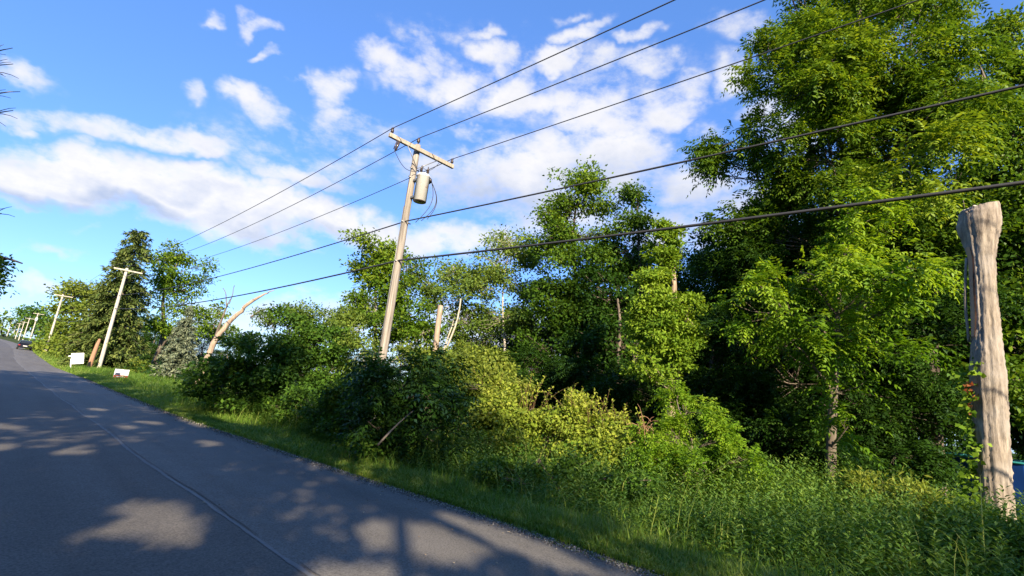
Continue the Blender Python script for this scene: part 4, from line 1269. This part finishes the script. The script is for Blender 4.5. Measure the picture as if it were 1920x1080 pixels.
def canes():
    """long arching shoots standing out of the thicket"""
    rg = np.random.default_rng(43); mb = MB(); QS = []
    base = at(1060, 800, 12.0)
    for k in range(70):
        px = rg.uniform(890, 1220); D = 13.2 - (px - 900) / 200 + rg.uniform(-.6, .8)
        yt = np.interp(px, [900, 1010, 1080, 1220], [700, 735, 742, 795])
        a = at(px, yt + 45, D); a2 = at(px + rg.normal(0, 22), yt - abs(rg.normal(0, 13)), D)
        p = curve_pts(a, a2, 6, .12); mb.tube(p, np.linspace(.008, .004, 6), 3, False)
        m = 14; t_ = rg.uniform(.2, 1, m); P = np.stack([np.interp(t_, np.linspace(0, 1, 6), p[:, i]) for i in range(3)], 1)
        dv = unit(rg.normal(0, 1, (m, 3)) + (a2 - a)); ln = rg.uniform(.05, .10, m)
        QS.append(leaf_quads(P, dv, unit(UP + rg.normal(0, .5, (m, 3))), ln, ln * .45))
    r = empty('bramble_canes', at(1060, 860, 11.8) * [1, 1, 0], 'long arching shoots sticking up out of the golden bramble thicket', 'bramble shoots')
    mb.build('stems', 'dry_stem', r, True, base)
    Q = np.concatenate(QS); quads_mesh('foliage', Q, .75 + rg.normal(0, .15, len(Q)), 'leaf_bramble', r, base)


canes()
bush('sapling', 'fresh bright green sapling with compound leaves at the foot of the vine clad trunk', [
    (1290, 770, 10.8, 50, 34, .7), (1270, 820, 10.6, 66, 36, .65), (1340, 830, 10.5, 56, 30, .6), (1390, 860, 10.3, 36, 18, .6), (1230, 850, 10.5, 40, 30, .5), (1310, 870, 10.3, 70, 26, .45), (1270, 740, 11, 22, 18, .7)],
    (9.6, 4.6), 136, 'leaf_walnut', 'frond', .075, 9, 1.7, .16, .6, rag=.25)
bush('weedy_bush', 'dark low weedy shrub in front of the bramble thicket', [
    (1080, 870, 9.6, 60, 26, .4), (1150, 890, 9.2, 60, 30, .35), (1010, 860, 9.6, 50, 24, .4), (1220, 900, 9, 50, 24, .4), (930, 880, 9.4, 46, 20, .6)],
    (7.7, 5.6), 137, 'leaf_shrub', 'leaf', .075, 20, 1.8, .14, .4, rag=.5)
bush('weedy_bush', 'leafy weeds heaped round the foot of the tall dead trunk', tangle(44, 14, [(1790, 950), (1850, 950), (1930, 985)], 60, 11.2, 10.2, 34, 20, .55),
    (10.9, .5), 138, 'leaf_shrub', 'narrow', .12, 22, 1.6, .18, .5, rag=.5)
bush('weedy_bush', 'sunlit tall weeds with pale green tips standing left of the tall dead trunk', tangle(45, 16, [(1560, 893), (1640, 885), (1750, 905), (1790, 930)], 50, 12.6, 11.6, 22, 16, .75),
    (11.6, 2.0), 139, 'leaf_hedge', 'narrow', .11, 20, 1.3, .16, .5, rag=.6)
# dry red brown twigs in the brambles
mb = MB(); rg = np.random.default_rng(77); q = at(1212, 815, 10.6)
for k in range(34):
    a = q + rg.normal(0, .10, 3); mb.tube(curve_pts(a, a + rg.normal(0, .16, 3) + UP * .08, 4, .2), .005, 3, False)
tag(mb.build('dry_twigs', 'post_brown', None, True, q), 'tangle of reddish dry twigs at the right end of the brambles', 'dry twigs')

#@@LEFT
# ------------------------------------------------------------------ far left trees
def conifer(name, label, px_base, px_top, D, width_px, seed, mat, gap=.0, group=None, cat='tree', needle=.16, n_tiers=34, top_r=.05, droop=.35, low=.06):
    rng = np.random.default_rng(seed)
    t = at(*px_top, D); b = np.array([t[0], t[1], 0.]); b[2] = float(gz(b[0], b[1]))
    R0 = m_radius(px_base[0], px_base[1], D, width_px / 2, 1)[0]
    H = t[2] - b[2]
    root = empty(name, b, label, cat, group)
    mb = MB(); mb.tube([b, b + UP * H * .5, b + UP * H], [.03 * H * .5, .02 * H * .5, .02], 8)
    P, Dv, Ln, TT = [], [], [], []
    for i in range(n_tiers):
        f = i / (n_tiers - 1); z = H * (low + (1 - low) * f) ; R = R0 * ((1 - f) ** .8 * .95 + top_r) * rng.uniform(.85, 1.12)
        nb = int(7 + 8 * (1 - f))
        for k in range(nb):
            if rng.uniform() < gap: continue
            a = rng.uniform(0, 6.28); r = R * rng.uniform(.7, 1.12); o = b + UP * (z + rng.normal(0, .1))
            e = o + np.array([math.cos(a) * r, math.sin(a) * r, -droop * r + .25 * r * f])
            if k % 2 == 0: mb.tube([o, (o + e) / 2 + UP * .03 * r, e], [.03, .02, .008], 3, False)
            m = max(6, int(r / needle * 4.5))
            s = rng.uniform(.15, 1, m)[:, None]
            pp = o + (e - o) * s + UP * (np.sin(s * PI) * .06 * r); pt_ = rng.normal(0, .10, (m, 3)) * (.4 + r * .35)
            pt_[:, 2] *= .45
            P.append(pp + pt_); rad = np.array([math.cos(a), math.sin(a), -.25])
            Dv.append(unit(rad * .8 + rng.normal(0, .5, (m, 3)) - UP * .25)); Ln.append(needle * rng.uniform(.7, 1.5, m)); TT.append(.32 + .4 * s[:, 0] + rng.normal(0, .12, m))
    P = np.concatenate(P); Dv = np.concatenate(Dv); Ln = np.concatenate(Ln); TT = np.concatenate(TT)
    P = np.repeat(P, 3, 0) + rng.normal(0, .05, (len(P) * 3, 3)); Dv = unit(np.repeat(Dv, 3, 0) + rng.normal(0, .35, (len(Dv) * 3, 3))); Ln = np.repeat(Ln, 3); TT = np.repeat(TT, 3)
    Q = leaf_quads(P, Dv, unit(UP + rng.normal(0, .5, P.shape)), Ln, Ln * .30)
    mb.build('trunk', 'bark', root, origin=b)
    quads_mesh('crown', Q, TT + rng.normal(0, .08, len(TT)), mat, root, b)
    return root


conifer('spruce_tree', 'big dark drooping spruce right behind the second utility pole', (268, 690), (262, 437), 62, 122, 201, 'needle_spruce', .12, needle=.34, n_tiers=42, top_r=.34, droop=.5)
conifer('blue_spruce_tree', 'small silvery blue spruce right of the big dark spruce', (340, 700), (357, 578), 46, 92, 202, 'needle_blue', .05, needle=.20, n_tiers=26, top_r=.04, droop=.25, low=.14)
tree('deciduous_tree', 'tall open green tree behind the two spruces, sky showing through', 'tree', (11.9, 66.5), [
    (300, 480, 68, 28, 18, .6), (340, 475, 68, 30, 18, .6), (375, 500, 68, 18, 22, .55), (320, 510, 68, 34, 22, .55), (365, 535, 68, 24, 22, .5), (310, 550, 68, 36, 26, .5), (350, 570, 68, 30, 24, .6), (300, 600, 66, 30, 30, .6), (370, 605, 60, 22, 26, .6)],
    203, 'leaf_maple', 'leaf', .30, 20, 1.1, .8, .3, clump_vol=1.6)
tree('deciduous_tree', 'small pale tree seen just left of the leaning broken trunk', 'tree', (15.4, 62.0), [
    (412, 585, 64, 18, 16, .6), (420, 610, 64, 20, 20, .5), (405, 630, 64, 18, 16, .6)],
    204, 'leaf_pale', 'leaf', .3, 18, .8, .6, .15, clump_vol=1.0)
tree('deciduous_tree', 'broad yellow green tree between the second and the third pole', 'tree', (11.5, 112.0), [
    (125, 548, 112, 32, 18, .7), (155, 540, 112, 36, 16, .7), (190, 555, 112, 28, 22, .6), (150, 575, 112, 48, 24, .5), (200, 600, 108, 30, 28, .5), (160, 610, 110, 44, 26, .45), (130, 628, 110, 28, 24, .5), (185, 640, 104, 34, 24, .6)],
    205, 'leaf_hedge', 'leaf', .5, 18, 1.2, 1.1, .4, clump_vol=4)
tree('deciduous_tree', 'low wide green tree line top far away above the small poles', 'tree', (20, 300.0), [
    (45, 592, 340, 26, 13, .5), (80, 586, 300, 24, 13, .5), (98, 602, 280, 24, 16, .5), (70, 612, 300, 28, 18, .5), (35, 615, 340, 16, 16, .45), (108, 625, 240, 24, 16, .6)],
    206, 'leaf_shrub', 'leaf', 1.2, 18, 1.4, 2.8, .4)
tree('deciduous_tree', 'hazy tree at the very end of the road under the horizon', 'tree', (1.0, 330.0), [
    (8, 608, 300, 12, 14, .4), (-15, 602, 300, 18, 18, .4), (22, 624, 290, 12, 10, .5), (2, 630, 270, 16, 10, .4), (14, 636, 250, 12, 6, .5)],
    207, 'leaf_pale', 'leaf', 1.6, 14, .8, 3.5, .5, clump_vol=60)
tree('roadside_tree', 'leafy dark tree entering at the left edge with one bare branch', 'tree', (-3.3, 29.0), [
    (-26, 500, 29, 32, 22, .5), (-18, 528, 29, 30, 18, .45), (-70, 490, 29.5, 56, 50, .4), (-90, 560, 30, 60, 50, .4)],
    208, 'leaf_maple', 'leaf', .15, 24, 1.8, .36, .2)
mb = MB(); a0, a1 = at(-20, 480, 29), at(42, 494, 28.5)
mb.tube(curve_pts(a0, a1, 6, .05), np.linspace(.07, .03, 6), 5)
o = mb.build('bare_branch', 'bark', None, True, a0); tag(o, 'short bare branch poking out of the leafy tree at the left edge', 'branch')
# yellow hedge growth along the far verge
HG = 'rounded yellow green shrubs along the far verge'
hl = ['low sunlit yellow shrub beside the white panel sign', 'yellow green shrub between the white sign and the third pole', 'sunlit shrub at the foot of the third pole', 'pale shrub just right of the dark car', 'small green shrub behind the dark car',
      'green shrub between the second pole and the big spruce', 'grassy yellow clump under the big spruce', 'dark low shrub under the small blue spruce']
for i, (px, py, D, rx, ry, m) in enumerate([(165, 668, 66, 26, 20, 'leaf_hedge'), (128, 650, 84, 26, 18, 'leaf_hedge'), (95, 645, 104, 20, 12, 'leaf_hedge'), (70, 645, 125, 14, 9, 'leaf_hedge'), (55, 640, 150, 12, 8, 'leaf_shrub'),
                                           (225, 665, 64, 22, 20, 'leaf_shrub'), (255, 690, 58, 26, 12, 'leaf_hedge'), (320, 712, 45, 34, 12, 'leaf_shrub')]):
    c = at(px, py, D)
    tree('shrub', hl[i], 'shrub', (c[0], c[1]), [(px, py, D, rx, ry, .6), (px + rx * .6, py + ry * .4, D, rx * .6, ry * .7, .5), (px - rx * .6, py + ry * .5, D - 1, rx * .5, ry * .6, .6)],
         220 + i, m, 'leaf', .05 + D * .0035, 20, 1.0, .2 + D * .006, .05, group=HG, clump_vol=.1 + (D / 60) ** 2 * .5, twig=.1)

# bare tree at the left edge of the road whose twigs reach into the picture
def bare_tree():
    rng = np.random.default_rng(31)
    b = np.array([-2.9, 13.5, 0.])
    r = empty('bare_tree', b, 'leafless tree whose twig ends reach in at the upper left edge', 'bare tree')
    mb = MB(); mb.tube([b - UP * .1, b + (.1, 0, 4), b + (.1, .2, 8), b + (.2, .2, 10)], [.16, .12, .07, .02], 8)
    D = 13.6
    for A, E_ in (((-120, 240), (25, 207)), ((-130, 200), (38, 172)), ((-120, 160), (25, 120)), ((-110, 130), (24, 90)), ((-120, 420), (3, 400)), ((-100, 120), (5, 140))):
        a, e = at(*A, D), at(*E_, D)
        p = curve_pts(a, e, 8, .03, rng, .02); mb.tube(p, np.linspace(.03, .006, 8), 4)
        s = b + UP * (a[2] - .6); mb.tube(curve_pts(s, a, 5, .02), np.linspace(.05, .03, 5), 5)
        for k in range(3):
            i = rng.integers(3, 7); d = unit((e - a) + rng.normal(0, .45, 3) * np.linalg.norm(e - a)); mb.tube(curve_pts(p[i], p[i] + d * .35, 4, .1), np.linspace(.010, .004, 4), 3)
    mb.build('branches', 'bark', r, True, b)


bare_tree()

#@@SHADE
# ------------------------------------------------------------------ trees across the road behind the camera: they cast the road's shade
# sunlit spots of the photograph: x, y, z, half width across, half length along the road
PATCH = [(1.5, 6.05, 0, .36, .95), (1.15, 5.75, 0, .42, .22), (3.55, 4.6, 0, .6, .85), (4.5, 4.2, 0, .32, 1.3), (2.45, 3.7, 0, .55, .6), (3.3, 11.3, 0, .22, .5), (2.3, 13.6, 0, .2, .4), (3.9, 15.2, 0, .22, 1.3), (.4, 13.0, 0, .3, .5),
         (.35, 10.5, 0, .25, .3), (1.1, 10.2, 0, .3, .4), (2.9, 14.6, 0, .3, .5), (2.2, 17.5, 0, .2, .5), (11.2, 1.6, .8, 1.0, .7), (12.6, 2.6, .9, 1.0, .6), (9.3, 2.2, .6, .5, .4), (5.2, 16, .1, .6, 1.5), (6.0, 22, .1, .6, 1.5),
         (9.6, 4.6, 1.6, 1.6, .9), (10.5, 7.5, 1.5, 2.6, 1.6), (12.17, .2, 1.5, .3, .12), (12.17, .2, 2.3, .3, .2), (12.17, .2, .9, .3, .1)]


def shade_cull(C):
    """keep leaves except where the sun finds a hole on its way to the ground"""
    k = ~((C[:, 0] > -3.6) & (C[:, 1] > -2))
    k &= ~((C[:, 0] > -4.6) & (C[:, 1] > 4) & (C[:, 2] > 3))
    for x, y, z, rx, ry in PATCH:
        t = (C[:, 2] - z) / SV[2]
        gx = C[:, 0] - SV[0] * t; gy = C[:, 1] - SV[1] * t
        k &= ((gx - x) / rx) ** 2 + ((gy - y) / ry) ** 2 > 1
    return k


SL = 'tall leafy roadside tree across the road whose shade falls on the asphalt'
SG = 'trees across the road casting the shade'
for i, (x, y, h) in enumerate([(-6.0, 24, 11.5), (-6.5, 15, 13), (-6, 6, 13.4), (-6.5, -3, 14.4), (-6, -12, 15.0), (-6.5, -20, 13.6), (-6, -29, 16.5), (-6.5, -39, 18), (-6, -49, 18), (-12, 0, 16), (-12, -16, 16), (-12, -34, 17)]):
    tree('roadside_tree', SL, 'tree', (x, y), [
        ('m', x, y, h * .30, 3.6, 4.4, h * .22), ('m', x + .6, y + 1.6, h * .52, 3.2, 3.8, h * .18), ('m', x - .4, y - 1.8, h * .56, 3.2, 3.8, h * .18),
        ('m', x, y, h * .78, 2.6, 3.6, h * .17), ('m', x + .8, y - .4, h * .16, 2.6, 4.4, h * .10)],
        300 + i, 'leaf_maple', 'leaf', .26, 16, .75, .55, .25, group=SG, cull=shade_cull, clump_vol=.8, twig=.05)
